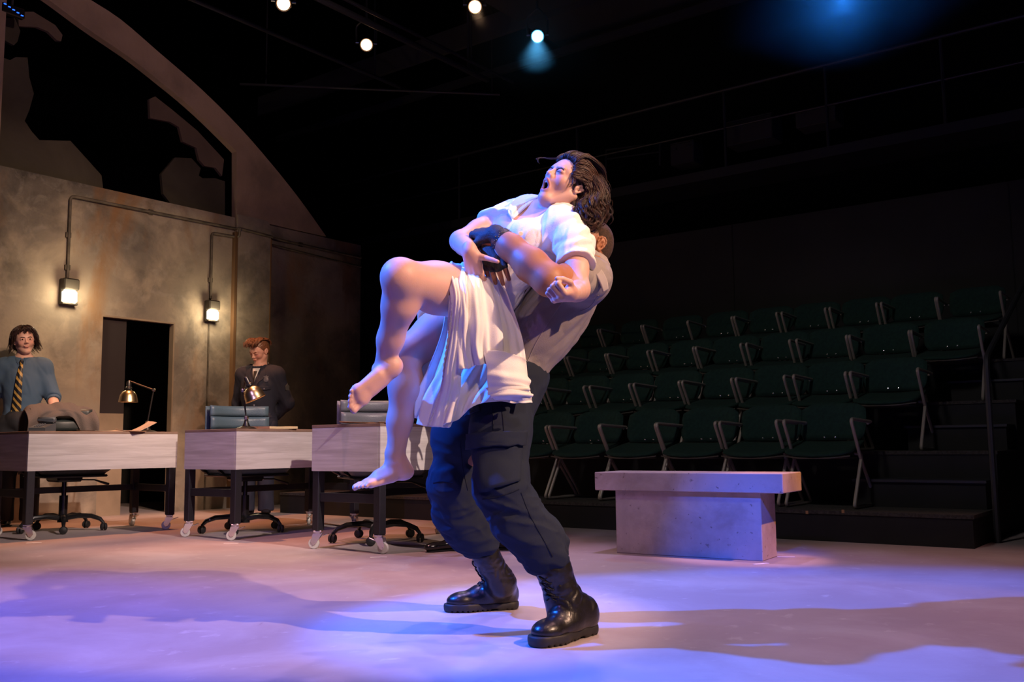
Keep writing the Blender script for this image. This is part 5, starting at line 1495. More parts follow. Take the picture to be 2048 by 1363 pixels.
s.ch([mRs, mRe], [.060, .048], .04); s.ch([mRe, mRe*.5+mRw*.5, mRw], [.050, .048, .032], .03, .03)
s.ch([mLh, mLk], [.088, .062], .04); s.ch([mLk, mLa], [.055, .034], .04); s.ch([mRh, mRk], [.088, .062], .04); s.ch([mRk, mRa], [.055, .034], .04)
s.rc(mpel, mLh, .1, .09, .04).rc(mpel, mRh, .1, .09, .04)
LHd, LHb = nz(PX(953, 463, 3.28)-mLw), nz(A((-.1, -.45, .9)))
RHd, RHb = nz(PX(992, 548, 3.12)-mRw), nz(A((-.15, -.97, .25)))
MLJ = hand(s, mLw, LHd, LHb, side=1, curl=(1.1, 1.15, 1.2, 1.2), sc=1.0, thumb=(.7, .6, -.4))
MRJ = hand(s, mRw, RHd, RHb, side=1, curl=(.42, .45, .5, .55), sc=.98, thumb=(.75, .62, -.35), spread=.6)
head(s, MHC, MHR, MHS, male=True)
man = sdf_obj(s, 'person', M['skin_m'], .0055, fine=[(MHC-.16, MHC+.15, .0024), (PX(925, 520, 3.12), PX(995, 440, 3.36), .0024), (PX(955, 590, 3.03), PX(1035, 485, 3.33), .0022)], origin=MO,
    tint=face_tint(MHC, MHR, MHS, (.7, .5, .5), cap=lambda x, ay, z: np.maximum(sm(z, .040, .060), sm(-x, .020, .040)*sm(z, -.05, -.03))*(1-sm(x+.4*(z-.06), .062, .078)), capc=(.20, .19, .2)))
brows(MHC, MHR, MHS, M['brow'], man, MO)
tag(man, 'man in grey shirt, navy cargo trousers and black boots lifting the woman from behind', 'person')
s = S().frame(MHC, MHR, MHS); s.el((-.020, 0, .042), (.093, .0775, .083), .02).el((-.052, 0, 0), (.050, .066, .06), .03)
s.el((.09, 0, -.01), (.07, .12, .075), .01, 's').el((-.010, .095, -.004), (.028, .034, .040), .006, 's').el((-.010, -.095, -.004), (.028, .034, .040), .006, 's').el((0, 0, -.10), (.12, .1, .07), .02, 's').frame()
sdf_obj(s, 'hair', M['hair_m'], .003, parent=man, origin=MO)
# gloves (fingerless) -----------------------------------------------------
for nm, w_, d_, b_x, cu, sc_, th_, sp_, el in (('glove', mLw, LHd, LHb, (1.1, 1.15, 1.2, 1.2), 1.0, (.7, .6, -.4), 1.0, mLe), ('glove', mRw, RHd, RHb, (.42, .45, .5, .55), .98, (.75, .62, -.35), .6, mRe)):
    s = S(); hand(s, w_, d_, b_x, side=1, curl=cu, sc=sc_, thumb=th_, rad=.0028, until=1, spread=sp_)
    s.rc(w_+nz(A(el)-w_)*.045, w_, .038, .034, .01)
    lo, hi = s.bounds(); s.disp(lambda p: .0010*folds(p, d_, 55, .4, .8), lo-.01, hi+.01)
    g = sdf_obj(s, nm, M['glove'], .0026, parent=man, origin=MO)
wa = nz(mLe-mLw)
Rw = Matrix(frame_zx(wa, A((0, -1, 0))).tolist())
MB().lathe([(.036, -.016), (.0405, -.014), (.041, 0), (.0405, .014), (.036, .016)], c=V(mLw+wa*.036), R=Rw, n=32).build('wrist_strap', M['strap'], man, smooth=True, origin=MO)
mb = MB()
for k in range(40):
    a = 2*PI*k/40; q = V(mLw+wa*(.036+.006*math.sin(k*2.4)))+Rw @ V((.0415*math.cos(a), .0415*math.sin(a), 0)); mb.box(q, (.003, .003, .003))
mb.build('strap_pattern', M['silver'], man, origin=MO)
# shirt --------------------------------------------------------------------
s = S(); trunk(s, mpel+nz(mneck-mpel)*.02, mneck, mLs-mRs, 1.0, g=.016)
s.rc(mneck+MTR @ A((-.02, 0, -.02)), mLs, .070, .070, .05).rc(mneck+MTR @ A((-.02, 0, -.02)), mRs, .070, .070, .05)
mc = mLs*.36+mLe*.64; s.ch([mLs+A((.006, 0, 0)), mc+A((.005, 0, 0))], [.074, .064], .05)
mc2 = mRs*.5+mRe*.5; s.ch([mRs, mc2], [.072, .072], .05)
lo, hi = s.bounds()
d1 = nz(PX(1050, 720, 3.3)-PX(1190, 600, 3.3))
s.disp(lambda p: .0075*folds(p-mpel, d1, 12, .16, .8), lo-.03, hi+.03)
s.disp(lambda p: .0035*folds(p-mpel+.7, nz(A((-.7, .1, -.6))), 26, .25, .8), lo-.03, hi+.03)
md = nz(mLe-mLs); s.half(mc, md, mc+md*.06-.11, mc+md*.06+.11, .003)
SHN = sdf_obj(s, 'shirt', M['shirt_g'], .005, parent=man, origin=MO).name
# collar ring and shoulder strap
st_ = bvh(bpy.data.objects[SHN])
for pts in (((1128, 600), (1100, 640), (1070, 690), (1052, 730)), ((1196, 590), (1180, 612), (1160, 622))): seamline(st_, pts, 'shirt_seam', M['shirt_gs'], man, MO)
s = S(); cz = nz(MHC-mneck)
cr = [mneck+cz*.03+(MTR @ A((math.cos(a), 0, 0))*.078+MTR @ A((0, math.sin(a), 0))*.082)-MTR @ A((0, 0, 1))*(.02*math.cos(a)) for a in np.linspace(.5, 2*PI-.5, 22)]
for i in range(21): s.rc(cr[i], cr[i+1], .012, k=.008)
for i in range(21): s.rc(cr[i]+cz*.02-(cr[i]-mneck)*.08, cr[i+1]+cz*.02-(cr[i+1]-mneck)*.08, .008, k=.01)
sdf_obj(s, 'shirt_collar', M['shirt_gs'], .0035, parent=man, origin=MO)
sheet3([[PX(1176, 520, 3.31), PX(1196, 532, 3.28), PX(1212, 556, 3.25), PX(1217, 578, 3.24)], [PX(1170, 526, 3.285), PX(1187, 542, 3.255), PX(1200, 566, 3.235), PX(1206, 584, 3.235)]],
       20, 6, 'shoulder_strap', M['shirt_gs'], man, MO, th=.007)
# trousers -------------------------------------------------------------------
s = S()
s.frame(mpel, MTR).el((-.01, 0, -.03), (.118, .165, .13), .04).el((-.02, 0, .06), (.110, .15, .09), .05).frame()
hemL, hemR = PX(1094, 1110, 3.35), PX(958, 1078, 3.82)
s.ch([mLh+A((.0, 0, 0)), PX(1000, 865, 3.34), mLk+A((.006, 0, 0)), PX(1035, 1035, 3.30), PX(1072, 1078, 3.33), hemL], [.106, .096, .084, .080, .078, .072], .05, .05)
s.ch([mRh, PX(915, 870, 3.64), mRk, PX(913, 1022, 3.72), PX(938, 1058, 3.78), hemR], [.104, .086, .078, .078, .076, .071], .05, .05)
# cuff blousing over the boots
for hm, dd in ((hemL, nz(hemL-PX(1035, 1040, 3.30))), (hemR, nz(hemR-PX(915, 1030, 3.72)))):
    s.frame(hm-dd*.01, frame_zx(dd, A((0, -1, 0)))).el((0, 0, 0), (.080, .082, .035), .02).el((.055, -.02, .025), (.03, .03, .03), .02).frame()
# cargo pocket on the near thigh
pkd = nz(PX(1008, 960, 3.28)-PX(998, 850, 3.30)); PKR = frame_zx(-pkd, A((.15, -1, 0)))
s.frame(PX(1003, 925, 3.255), PKR).frame()
lo, hi = s.bounds()
dl = nz(hemL-mLk)
def legw(p):
    z = p[:, 2]
    a = .0075*folds(p-mpel+.3, nz(A((.9, -.1, -.35))), 14, .22, 1.0)
    b = .009*folds(p+1.7, nz(A((.8, .3, .25))), 16, .22, 1.2)*np.clip((.75-z)/.35, 0, 1)
    return -(a+b)*.8
s.disp(legw, lo-.03, hi+.03)
s.frame(hemL, frame_zx(nz(hemL-PX(1060, 1075, 3.33)), A((0, -1, 0)))).frame()
tro = sdf_obj(s, 'trousers', M['trouser'], .005, parent=man, origin=MO)
tt = bvh(tro)
def seam(pts, nm='trouser_seam'): seamline(tt, pts, nm, M['seam'], man, MO)
patch(tt, ((946, 890), (1042, 882), (1038, 962), (962, 985)), 'cargo_pocket', M['trouser'], man, MO, .008, .010)
patch(tt, ((943, 868), (1047, 862), (1044, 890), (943, 896)), 'pocket_flap', M['trouser'], man, MO, .020, .007)
seam([(947, 892), (995, 893), (1042, 887)]); seam([(1003, 812), (1006, 840), (1008, 866)]); seam([(985, 812), (986, 840), (986, 866)])
seam([(1042, 985), (1060, 1030), (1085, 1075), (1105, 1112)]); seam([(965, 998), (1000, 992), (1038, 978)]); seam([(1004, 896), (1008, 930), (1000, 965)])
seam([(866, 965), (885, 962), (905, 965)]); seam([(920, 880), (925, 930), (935, 980)])
patch(tt, ((935, 812), (960, 806), (962, 822), (930, 832)), 'hip_pocket', M['trouser'], man, MO, .006, .005)
# boots ------------------------------------------------------------------------
def boot(ankle, heel, toe, top, label, sc=1.0):
    """heel/toe: ground points; top: shaft top"""
    ankle, heel, toe, top = A(ankle), A(heel), A(toe), A(top)
    d = toe-heel; L = np.linalg.norm(d); x = d/L; z = A((0, 0, 1)); z = nz(z-x*(z @ x)); y = np.cross(z, x); R = np.stack([x, y, z], 1)
    k = L/.315
    def loc_(p): return (R.T @ (A(p)-heel))/k
    an = loc_(ankle); tp_ = loc_(top)
    # sole
    so = S().frame(heel, R, k)
    def outline(sx, zz, hh, g, rad):
        so.rc((.045, 0, zz), (.055, 0, zz), .042+g, .042+g, .01)
    pts = [(.038, .0, .038), (.09, .0, .034), (.15, .003, .036), (.215, .004, .047), (.262, .002, .043)]
    so2 = S().frame(heel, R, k)
    for i in range(len(pts)-1):
        a, b = pts[i], pts[i+1]
        so2.rc((a[0], a[1], .02), (b[0], b[1], .02), a[2]+.0035, b[2]+.0035, .02)
    lo, hi = so2.bounds()
    so2.half((0, 0, .033), (0, 0, 1), lo-.02, hi+.02, .002); so2.half((0, 0, .001), (0, 0, -1), lo-.02, hi+.02, .002)
    so2.bx((.105, 0, -.004), (.014, .06, .012), .003, .003, 's')
    for i in range(14):
        if abs(.02+.02*i-.10) < .03: continue
        so2.bx((.012+.0205*i, .045, 0), (.0035, .014, .007), .001, .001, 's'); so2.bx((.012+.0205*i, -.047, 0), (.0035, .014, .007), .001, .001, 's')
    so2.frame(); sdf_obj(so2, 'boot_sole', M['sole'], .003, parent=man, origin=MO)
    b = S().frame(heel, R, k)
    b.el((.045, 0, .055), (.046, .040, .045), .02)
    b.rc((.05, 0, .055), (.14, .003, .052), .038, .040, .03)
    b.rc((.14, .003, .048), (.225, .005, .040), .043, .044, .03, flat=(0, 0, 1), fs=.8)
    b.el((.245, .004, .042), (.052, .045, .032), .02)
    b.rc((.06, 0, .085), (.165, .002, .062), .040, .036, .04)
    b.rc(an, (.066, 0, .080), .053, .046, .03); b.rc(tp_, an, .060, .053, .04)
    lo, hi = b.bounds(); b.half((0, 0, .030), (0, 0, -1), lo-.01, hi+.01, .003)
    sd = nz(top-ankle)
    b.disp(lambda p: .0032*folds(p-heel, y, 34, .35, .9)*np.clip((p[:, 2]-.07)/.08, 0, 1)*np.clip((.30-p[:, 2])/.1, .25, 1), lo-.02, hi+.02)
    b.frame(); bo = sdf_obj(b, 'boot', [M['bootl']], .0035, parent=man, origin=MO)
    # toe cap seam + laces
    tree = bvh(bo); mb = MB(); n = 11
    # eyelet path: up the instep, then up the front of the shaft
    ctr = cat([R @ (A((.150, .002, .05))*k)+heel, R @ (A((.105, .002, .09))*k)+heel, R @ ((an+A((.01, 0, .0)))*k)+heel, (ankle+top)/2+x*.01, top], n)
    nrm = [nz(x*a_+z*b_) for a_, b_ in zip(np.linspace(.25, 1, n), np.r_[np.linspace(1, .25, 5), np.linspace(.1, 0, n-5)])]
    rows_l = []
    for i in range(n):
        row = {}
        for sg in (1, 0, -1):
            d_ = nz(-nrm[i]-y*sg*.28); row[sg] = snap(tree, ctr[i]+y*sg*.018, -nrm[i], .12, .002)
        rows_l.append(row)
    for i in range(n-2):
        for sg in (1, -1):
            a, m_2, e = rows_l[i][sg], (rows_l[i][0]+rows_l[i+1][0])/2, rows_l[i+1][-sg]
            m_2 = m_2+V(nrm[i])*.004
            mb.tube([V(q) for q in cat([tuple(a), tuple(m_2), tuple(e)], 7)], .0027, 6)
            mb.lathe([(0, .003), (.0045, .002), (.0045, -.002)], c=a, R=V(nrm[i]).to_track_quat('Z', 'Y').to_matrix(), n=8)
    kp = rows_l[2][0]
    for sg in (1, -1):
        mb.tube([V(q) for q in cat([tuple(kp), tuple(kp+V(y)*sg*.018+V(z)*.010), tuple(kp+V(y)*sg*.038-V(z)*.004+V(x)*.01), tuple(kp+V(y)*sg*.030-V(z)*.022+V(x)*.012)], 10)], .0022, 5)
    mb.build('boot_laces', M['lace'], man, smooth=True, origin=MO)
    # stitched seam round the toe cap and a welt
    sv = []
    for a_ in np.linspace(-1.25, 1.25, 18):
        q = R @ (A((.185-.03*math.cos(a_), .075*math.sin(a_)*.62, .09))*k)+heel
        sv.append(snap(tree, q, -z, .045, .0006))
    MB().tube(sv, .0012, 5).build('boot_seam', M['sole'], man, smooth=True, origin=MO)
gh, gt = A(G(1186, 1264)), A(G(1062, 1296)); gh[2] = gt[2] = 0
boot(PX(1128, 1200, 3.36), gh, gt, PX(1108, 1140, 3.34), 'near')
gh, gt = A(G(1036, 1216)), A(G(884, 1223)); gh[2] = gt[2] = 0
boot(PX(1003, 1165, 3.89), gh, gt, PX(972, 1112, 3.83), 'far')
# ------------------------------------------------------------------ people behind the desks
def standing(loc, heading, Hs, skin, label, arms, head_up=(0, 0, 1), head_fwd=(1, 0, 0), feet=((.02, .10, .35), (.02, -.10, -.35)), lean=0.0, eyes=False, smile=0.0, tints=None, crouch=0.0, wide=1.0):
    """local frame: x forward, y left, z up; returns context for dressing"""
    ch, sh_ = math.cos(heading), math.sin(heading); RH = A([[ch, -sh_, 0], [sh_, ch, 0], [0, 0, 1]]); O = A(loc)
    L = lambda x, y, z: O+RH @ (A((x, y, z))*Hs)
    D = lambda v: RH @ A(v)
    c = dict(O=O, RH=RH, L=L, D=D, Hs=Hs)
    pel, nk = L(0, 0, .97-crouch), L(lean, 0, 1.46-crouch*1.1-lean*.15)
    Ls, Rs = L(lean*.95-.01, .175*wide, 1.415-crouch*1.1-lean*.15), L(lean*.95-.01, -.175*wide, 1.415-crouch*1.1-lean*.15)
    s = S(); TR_, TL_ = trunk(s, pel, nk, D((0, 1, 0)), .95*wide)
    hr = frame_zx(D(head_up), D(head_fwd)); hc = L(lean*1.12+.025, 0, 1.645-crouch*1.1-lean*.2)
    s.rc(nk-A((0, 0, .01)), hc+hr @ A((-.03, 0, -.05)), .060, .052, .04).rc(nk, Ls, .06, .055, .05).rc(nk, Rs, .06, .055, .05)
    J = {}
    for sd, Sx, (el, wr, fd, bk, cu) in ((1, Ls, arms[0]), (-1, Rs, arms[1])):
        e, w_ = L(*el), L(*wr)
        s.ch([Sx, e], [.052, .042], .05); s.ch([e, e*.65+w_*.35, w_], [.042, .043, .029], .02, .02)
        s_j = hand(s, w_, D(fd), D(bk), side=-sd, curl=cu, sc=.95)
        J[sd] = (Sx, e, w_)
    lg = {}
    for sd, f in ((1, feet[0]), (-1, feet[1])):
        hip = L(0, .09*sd, .90-crouch); an = L(f[0], f[1], .09); kn = (hip+an)/2+D((.03+crouch*.9, 0, 0))+A((0, 0, .02))
        s.ch([hip, kn], [.088, .058], .05); s.ch([kn, kn*.6+an*.4, an], [.056, .052, .036], .03)
        lg[sd] = (hip, kn, an, f)
    head(s, hc, hr, Hs, eyes='open' if eyes else 'closed', smile=smile)
    lo, hi = s.bounds()
    o = sdf_obj(s, 'person', skin, .010, fine=[(hc-.15, hc+.15, .0036)]+[(J[k][2]-.14, J[k][2]+.14, .004) for k in (1, -1)], origin=O, tint=face_tint(hc, hr, Hs, **(tints or {})))
    tag(o, label, 'person')
    c.update(o=o, pel=pel, nk=nk, Ls=Ls, Rs=Rs, hc=hc, hr=hr, J=J, lg=lg, TR=TR_)
    return c
def dress_top(c, name, m, g=.014, sleeve=1.0, hem=.86, wide=.95, flare=0.0, amp=.006, h=.008):
    s = S(); trunk(s, c['pel'], c['nk'], c['D']((0, 1, 0)), wide, g=g)
    s.rc(c['nk']-A((0, 0, .03)), c['Ls'], .06+g, .055+g, .05).rc(c['nk']-A((0, 0, .03)), c['Rs'], .06+g, .055+g, .05)
    if flare: s.el(c['pel']-A((0, 0, .06)), (.12+g+flare, .165+g+flare*.5, .14), .05)
    for k in (1, -1):
        Sx, e, w_ = c['J'][k]
        if sleeve > 1: s.ch([Sx, e, e*(2-sleeve)+w_*(sleeve-1)], [.055+g, .048+g, .038+g], .05, .02); end = e*(2-sleeve)+w_*(sleeve-1); d = nz(w_-e)
        else: end = Sx*(1-sleeve)+e*sleeve; s.ch([Sx, end], [.055+g, .052+g], .05); d = nz(e-Sx)
        s.half(end, d, end+d*.06-.08, end+d*.06+.08, .003)
    lo, hi = s.bounds()
    s.disp(lambda p: amp*folds(p-c['O'], nz(c['D']((.1, .5, -.8))), 13, .2, .9), lo-.02, hi+.02)
    zc = c['L'](0, 0, hem)[2]; s.half(A((0, 0, zc)), (0, 0, -1), lo-.02, A((hi[0], hi[1], zc+.05))+.02, .004) if hem else None
    s.rc(c['nk']+A((0, 0, .035)), c['nk']+A((0, 0, .2)), .066, k=.006, op='s')
    return sdf_obj(s, name, m, h, parent=c['o'], origin=c['O'])
def dress_legs(c, m, g=.012, h=.009, amp=.006):
    s = S(); s.el(c['pel']-A((0, 0, .03)), (.118, .165, .12), .04)
    for k in (1, -1):
        hip, kn, an, f = c['lg'][k]
        s.ch([hip, kn, an-A((0, 0, .02))], [.095+g, .070+g, .066+g], .05, .03)
    lo, hi = s.bounds(); s.disp(lambda p: amp*folds(p-c['O']+3, (0, 0, 1), 11, .3, .9), lo-.02, hi+.02)
    s.half(A((0, 0, .05)), (0, 0, -1), lo-.05, A((hi[0], hi[1], .08)), .004)
    return sdf_obj(s, 'trousers', m, h, parent=c['o'], origin=c['O'])
def shoes(c, m):
    for k in (1, -1):
        hip, kn, an, f = c['lg'][k]; a = f[2]; x = c['D']((math.cos(a), math.sin(a), 0)); b = A((an[0], an[1], 0)); y = np.cross((0, 0, 1), x)
        s = S().frame(b-x*.055, np.stack([x, y, A((0, 0, 1))], 1))
        s.rc((.0, 0, .045), (.09, 0, .045), .036, .038, .02).rc((.09, 0, .040), (.205, 0, .032), .038, .034, .03, flat=(0, 0, 1), fs=.8).el((.235, 0, .030), (.045, .034, .024), .02).rc((.03, 0, .06), (.045, 0, .11), .045, .042, .02)
        s.half((0, 0, .010), (0, 0, -1), b-.3, b+.3, .002); s.frame(); sdf_obj(s, 'shoe', m, .005, parent=c['o'], origin=c['O'])
        s = S().frame(b-x*.055, np.stack([x, y, A((0, 0, 1))], 1)); s.rc((0, 0, .01), (.09, 0, .01), .038, .036, .01).rc((.09, 0, .01), (.225, 0, .01), .036, .037, .02)
        s.half((0, 0, .012), (0, 0, 1), b-.3, b+.3, .001).half((0, 0, .0005), (0, 0, -1), b-.3, b+.3, .001); s.frame(); sdf_obj(s, 'shoe_sole', M['sole'], .004, parent=c['o'], origin=c['O'])
def collar(c, m, h=.035, r=.068, name='collar'):
    L, D, nk = c['L'], c['D'], c['nk']
    for q in (1, -1):
        pr = lambda a, rr, dz: nk+D((math.cos(a)*rr*1.02+.008, q*math.sin(a)*rr, dz))
        top_ = [pr(a, r-.004, .052-.020*math.cos(a)) for a in (.12, .8, 1.6, 2.4, 3.14)]
        bot = [pr(.30, r+.030, -.030), pr(.8, r+.02, .005), pr(1.6, r+.018, .022), pr(2.4, r+.012, .030), pr(3.14, r+.010, .032)]
        sheet3([top_, [a*.5+b*.5+D((.004, q*.004, .006)) for a, b in zip(top_, bot)], bot], 20, 7, name, m, c['o'], c['O'], th=.004)
def front(tree, c, y, z, lift=.004):
    """point on the garment's front at lateral y and height z"""
    return A(snap(tree, c['L'](.0, y, z), c['D']((-1, 0, 0)), .4, lift))
def strip(tree, c, pts, w, name, m, lift=.004, th=.003, n=24):
    """ribbon following the front: pts (y,z,halfwidth)"""
    p = cat([(a, b, d) for a, b, d in pts], n)
    rows_ = [[front(tree, c, y+k*hw, z, lift+(.004 if k == 0 else 0)) for k in (-1, -.5, 0, .5, 1)] for y, z, hw in p]
    return sheet3(rows_, 9, n, name, m, c['o'], c['O'], th=th)

# man in the blue shirt ---------------------------------------------------
g = G(33, 1052)
hd_ = math.atan2(-.90, .28)
arms = (((.02, .255, 1.14), (.17, .285, .99), (.6, .05, -.75), (.4, .6, .5), (.5, .5, .5, .5)), ((-.03, -.265, 1.13), (.04, -.285, .90), (.05, -.02, -1), (0, -1, 0), (.5, .5, .5, .5)))
lm = standing(A((g.x, g.y, 0)), hd_, .985, M['skin_l'], 'young man in blue shirt and striped tie standing behind the left desk', arms, head_up=(0, -.10, 1), head_fwd=(1, .35, .0), eyes=True, smile=1.0, tints=dict(lips=(.92, .68, .66)), wide=.92)
shirt = dress_top(lm, 'shirt', M['shirt_b'], g=.020, sleeve=1.08, hem=.955)
dress_legs(lm, M['slacks']); shoes(lm, M['dressshoe']); collar(lm, M['shirt_b'])
for k in (1, -1):
    Sx, e, w_ = lm['J'][k]; d = nz(w_-e); s = S(); s.rc(e+d*.012, e+d*.036, .061, .059, .01); s.rc(e+d*.02, e+d*.06, .045, k=.003, op='s'); s.half(e+d*.042, d, e+d*.1-.09, e+d*.1+.09, .003); sdf_obj(s, 'rolled_cuff', M['shirt_b'], .006, parent=lm['o'], origin=lm['O'])
tr_ = bvh(shirt)
s = S(); kn = front(tr_, lm, .0, 1.45, .0)+lm['D']((.012, 0, -.012)); s.rc(kn+A((0, 0, .018)), kn-A((0, 0, .018)), .017, .012, .01); sdf_obj(s, 'tie_knot', M['tie'], .004, parent=lm['o'], origin=lm['O'])
strip(tr_, lm, [(.0, 1.425, .014), (-.004, 1.36, .022), (-.012, 1.22, .030), (-.022, 1.08, .038), (-.030, .985, .042), (-.034, .955, .030), (-.036, .925, .004)], 1, 'tie', M['tie'], lift=.012)
b_ = S(); b_.el(lm['L'](0, 0, .975), (.112, .150, .022), .01); sdf_obj(b_, 'belt', M['blackleather'], .007, parent=lm['o'], origin=lm['O'])
eyes_open(lm['hc'], lm['hr'], .985, lm['o'], lm['O'], M['iris']); brows(lm['hc'], lm['hr'], .985, M['brow'], lm['o'], lm['O'], fr=-.005)
def lh(c): return lambda *pts: [c['hc']+c['hr'] @ A(p) for p in pts]
q_ = lh(lm)
s = S().frame(lm['hc'], lm['hr']); s.el((-.022, 0, .055), (.096, .086, .086), .02).el((-.055, 0, -.01), (.06, .088, .085), .03)
s.el((.10, 0, -.02), (.075, .07, .10), .02, 's').frame(); lo, hi = s.bounds(); s.disp(lambda p: -.008*folds(p-lm['hc'], (0, 0, 1), 45, .3, 1), lo-.02, hi+.02)
sdf_obj(s, 'hair', M['hair_l'], .0045, parent=lm['o'], origin=lm['O'])
GL = [q_((.04, sgn*.01, .135), (.075, sgn*.045, .105), (.062, sgn*.080, .045), (.035, sgn*.098, -.02), (.025, sgn*.115, -.07)) for sgn in (1,)]+\
     [q_((.02, sgn*.02, .140), (.03, sgn*.075, .105), (.015, sgn*.100, .04), (.00, sgn*.108, -.03), (.0, sgn*.135, -.085)) for sgn in (1,)]+\
     [q_((-.03, sgn*.02, .14), (-.05, sgn*.085, .09), (-.055, sgn*.105, .02), (-.05, sgn*.105, -.05), (-.045, sgn*.13, -.10)) for sgn in (1,)]+\
     [q_((-.06, 0, .135), (-.11, sgn*.02, .08), (-.12, sgn*.03, .0), (-.115, sgn*.03, -.07), (-.12, sgn*.04, -.11)) for sgn in (1, -1)]
GR = [[p-lm['hr'][:, 1]*2*((p-lm['hc']) @ lm['hr'][:, 1]) for p in g_] for g_ in GL[:3]][::-1]
strands(GL+GR, 120, 'hair_locks', M['hair_l'], lm['o'], lm['O'], r=.0017, curl=.009, cf=1.8, spread=.008, seed=21, clump=8, cs=.004, seg=20)
strands([q_((.05, -.01, .135), (.095, .015, .115), (.098, .045, .085), (.085, .062, .05)), q_((.05, -.01, .135), (.10, -.02, .11), (.10, -.045, .085), (.085, -.065, .05))], 24, 'hair_fringe', M['hair_l'], lm['o'], lm['O'], r=.0016, curl=.005, cf=1.2, spread=.006, seed=22, clump=7, cs=.003, seg=16)

# uniformed man -------------------------------------------------------------
g = G(514, 1031)
hd_ = math.atan2(-.93, -.10)
arms = (((-.10, .255, 1.13), (-.17, .08, .98), (.0, -1, -.2), (-1, 0, 0), (.4, .4, .4, .4)), ((-.10, -.255, 1.13), (-.19, -.08, .96), (.0, 1, -.2), (-1, 0, 0), (.4, .4, .4, .4)))
cp = standing(A((g.x, g.y, 0)), hd_, .975, M['skin_c'], 'red-haired man in dark police-style uniform standing behind the middle desk, head bowed', arms, head_up=(.38, -.12, .9), head_fwd=(.85, -.34, -.40), tints=dict(lips=(.9, .65, .62), lids=(.6, .45, .45)), wide=.98)
jk = dress_top(cp, 'uniform_jacket', M['uniform'], g=.024, sleeve=1.92, hem=.80, wide=1.0, flare=.02, amp=.005)
dress_legs(cp, M['uniform']); shoes(cp, M['dressshoe'])
tr_ = bvh(jk)
def tri(c, tree, pts, name, m, lift, n=10):
    a, b, d = pts; rows_ = []
    for i in range(n+1):
        t = i/n; p0 = A(a)*(1-t)+A(d)*t; p1 = A(b)*(1-t)+A(d)*t
        rows_.append([front(tree, c, *(p0*(1-u)+p1*u), lift) for u in (0, .33, .66, 1)])
    return sheet3(rows_, 6, n+1, name, m, c['o'], c['O'], th=.003)
tri(cp, tr_, ((-.040, 1.475), (.040, 1.475), (0, 1.33)), 'shirt_front', M['whiteshirt'], .003)
collar(cp, M['whiteshirt'])
tri(cp, tr_, ((-.018, 1.445), (.018, 1.445), (0, 1.31)), 'necktie', M['black'], .010)
for q in (1, -1):
    rows_ = [[front(tr_, cp, q*y, z, .010) for y, z in pr] for pr in (((.045, 1.495), (.075, 1.48)), ((.052, 1.44), (.100, 1.425)), ((.040, 1.38), (.098, 1.375)), ((.018, 1.31), (.050, 1.33)), ((-.004, 1.24), (.006, 1.245)))]
    rows_ = [[r_[0], r_[0]*.5+r_[1]*.5, r_[1]] for r_ in rows_]
    sheet3(rows_, 8, 16, 'lapel', M['uniform'], cp['o'], cp['O'], th=.005)
    for (z, w_, h_) in ((1.275, .052, .032), (1.00, .062, .045)):
        yc = q*(.100 if z > 1.2 else .115)
        rows_ = [[front(tr_, cp, yc+k*w_, z+hh-(.012*(1-abs(k)) if hh < 0 else 0), .007) for k in (-1, -.5, 0, .5, 1)] for hh in (h_*.5, 0, -h_*.5)]
        sheet3(rows_, 10, 6, 'pocket_flap', M['uniform'], cp['o'], cp['O'], th=.006)
        bt = front(tr_, cp, yc, z-h_*.35, .012); MB().lathe([(0, -.004), (.008, -.003), (.007, .003), (0, .005)], c=bt, R=V(cp['D']((1, 0, 0))).to_track_quat('Z', 'Y').to_matrix(), n=10).build('button', M['silver'], cp['o'], smooth=True, origin=cp['O'])
    a = cp['Ls' if q > 0 else 'Rs']; nb = cp['nk']+A((0, 0, .015))
    sheet3([[nb*.5+a*.5+A((0, 0, .078))+cp['D']((k*.022, 0, 0)), nb*.2+a*.8+A((0, 0, .079))+cp['D']((k*.024, 0, 0)), nb*-.12+a*1.12+A((0, 0, .070))+cp['D']((k*.024, 0, 0))] for k in (-1, 0, 1)], 12, 5, 'epaulette', M['uniform'], cp['o'], cp['O'], th=.007)
    bt = nb*.5+a*.5+A((0, 0, .086)); MB().lathe([(0, -.003), (.008, -.002), (.006, .004), (0, .005)], c=bt, n=10).build('button', M['silver'], cp['o'], smooth=True, origin=cp['O'])
for z in (1.20, 1.10, 1.00):
    bt = front(tr_, cp, 0, z, .008); MB().lathe([(0, -.004), (.010, -.003), (.008, .003), (0, .005)], c=bt, R=V(cp['D']((1, 0, 0))).to_track_quat('Z', 'Y').to_matrix(), n=12).build('button', M['silver'], cp['o'], smooth=True, origin=cp['O'])
bc_ = front(tr_, cp, .115, 1.365, .010); FR = np.stack([cp['D']((0, 1, 0)), A((0, 0, 1)), cp['D']((1, 0, 0))], 1)
mb = MB(); sh_p = [(0, -.034), (.020, -.024), (.026, -.004), (.020, .010), (.026, .028), (.012, .024), (0, .034), (-.012, .024), (-.026, .028), (-.020, .010), (-.026, -.004), (-.020, -.024)]
mb.prism(sh_p, bc_, cp['D']((0, 1, 0)), (0, 0, 1), cp['D']((.006, 0, 0)))
mb.prism([(x*.45, y*.45) for x, y in sh_p], bc_, cp['D']((0, 1, 0)), (0, 0, 1), cp['D']((.010, 0, 0)))
mb.build('badge', M['silver'], cp['o'], origin=cp['O'])
Sx, e, w_ = cp['J'][1]; pp = Sx*.55+e*.45
oc_ = cp['D']((.35, .9, 0)); sp_ = snap(tr_, pp, -oc_, .2, .004)
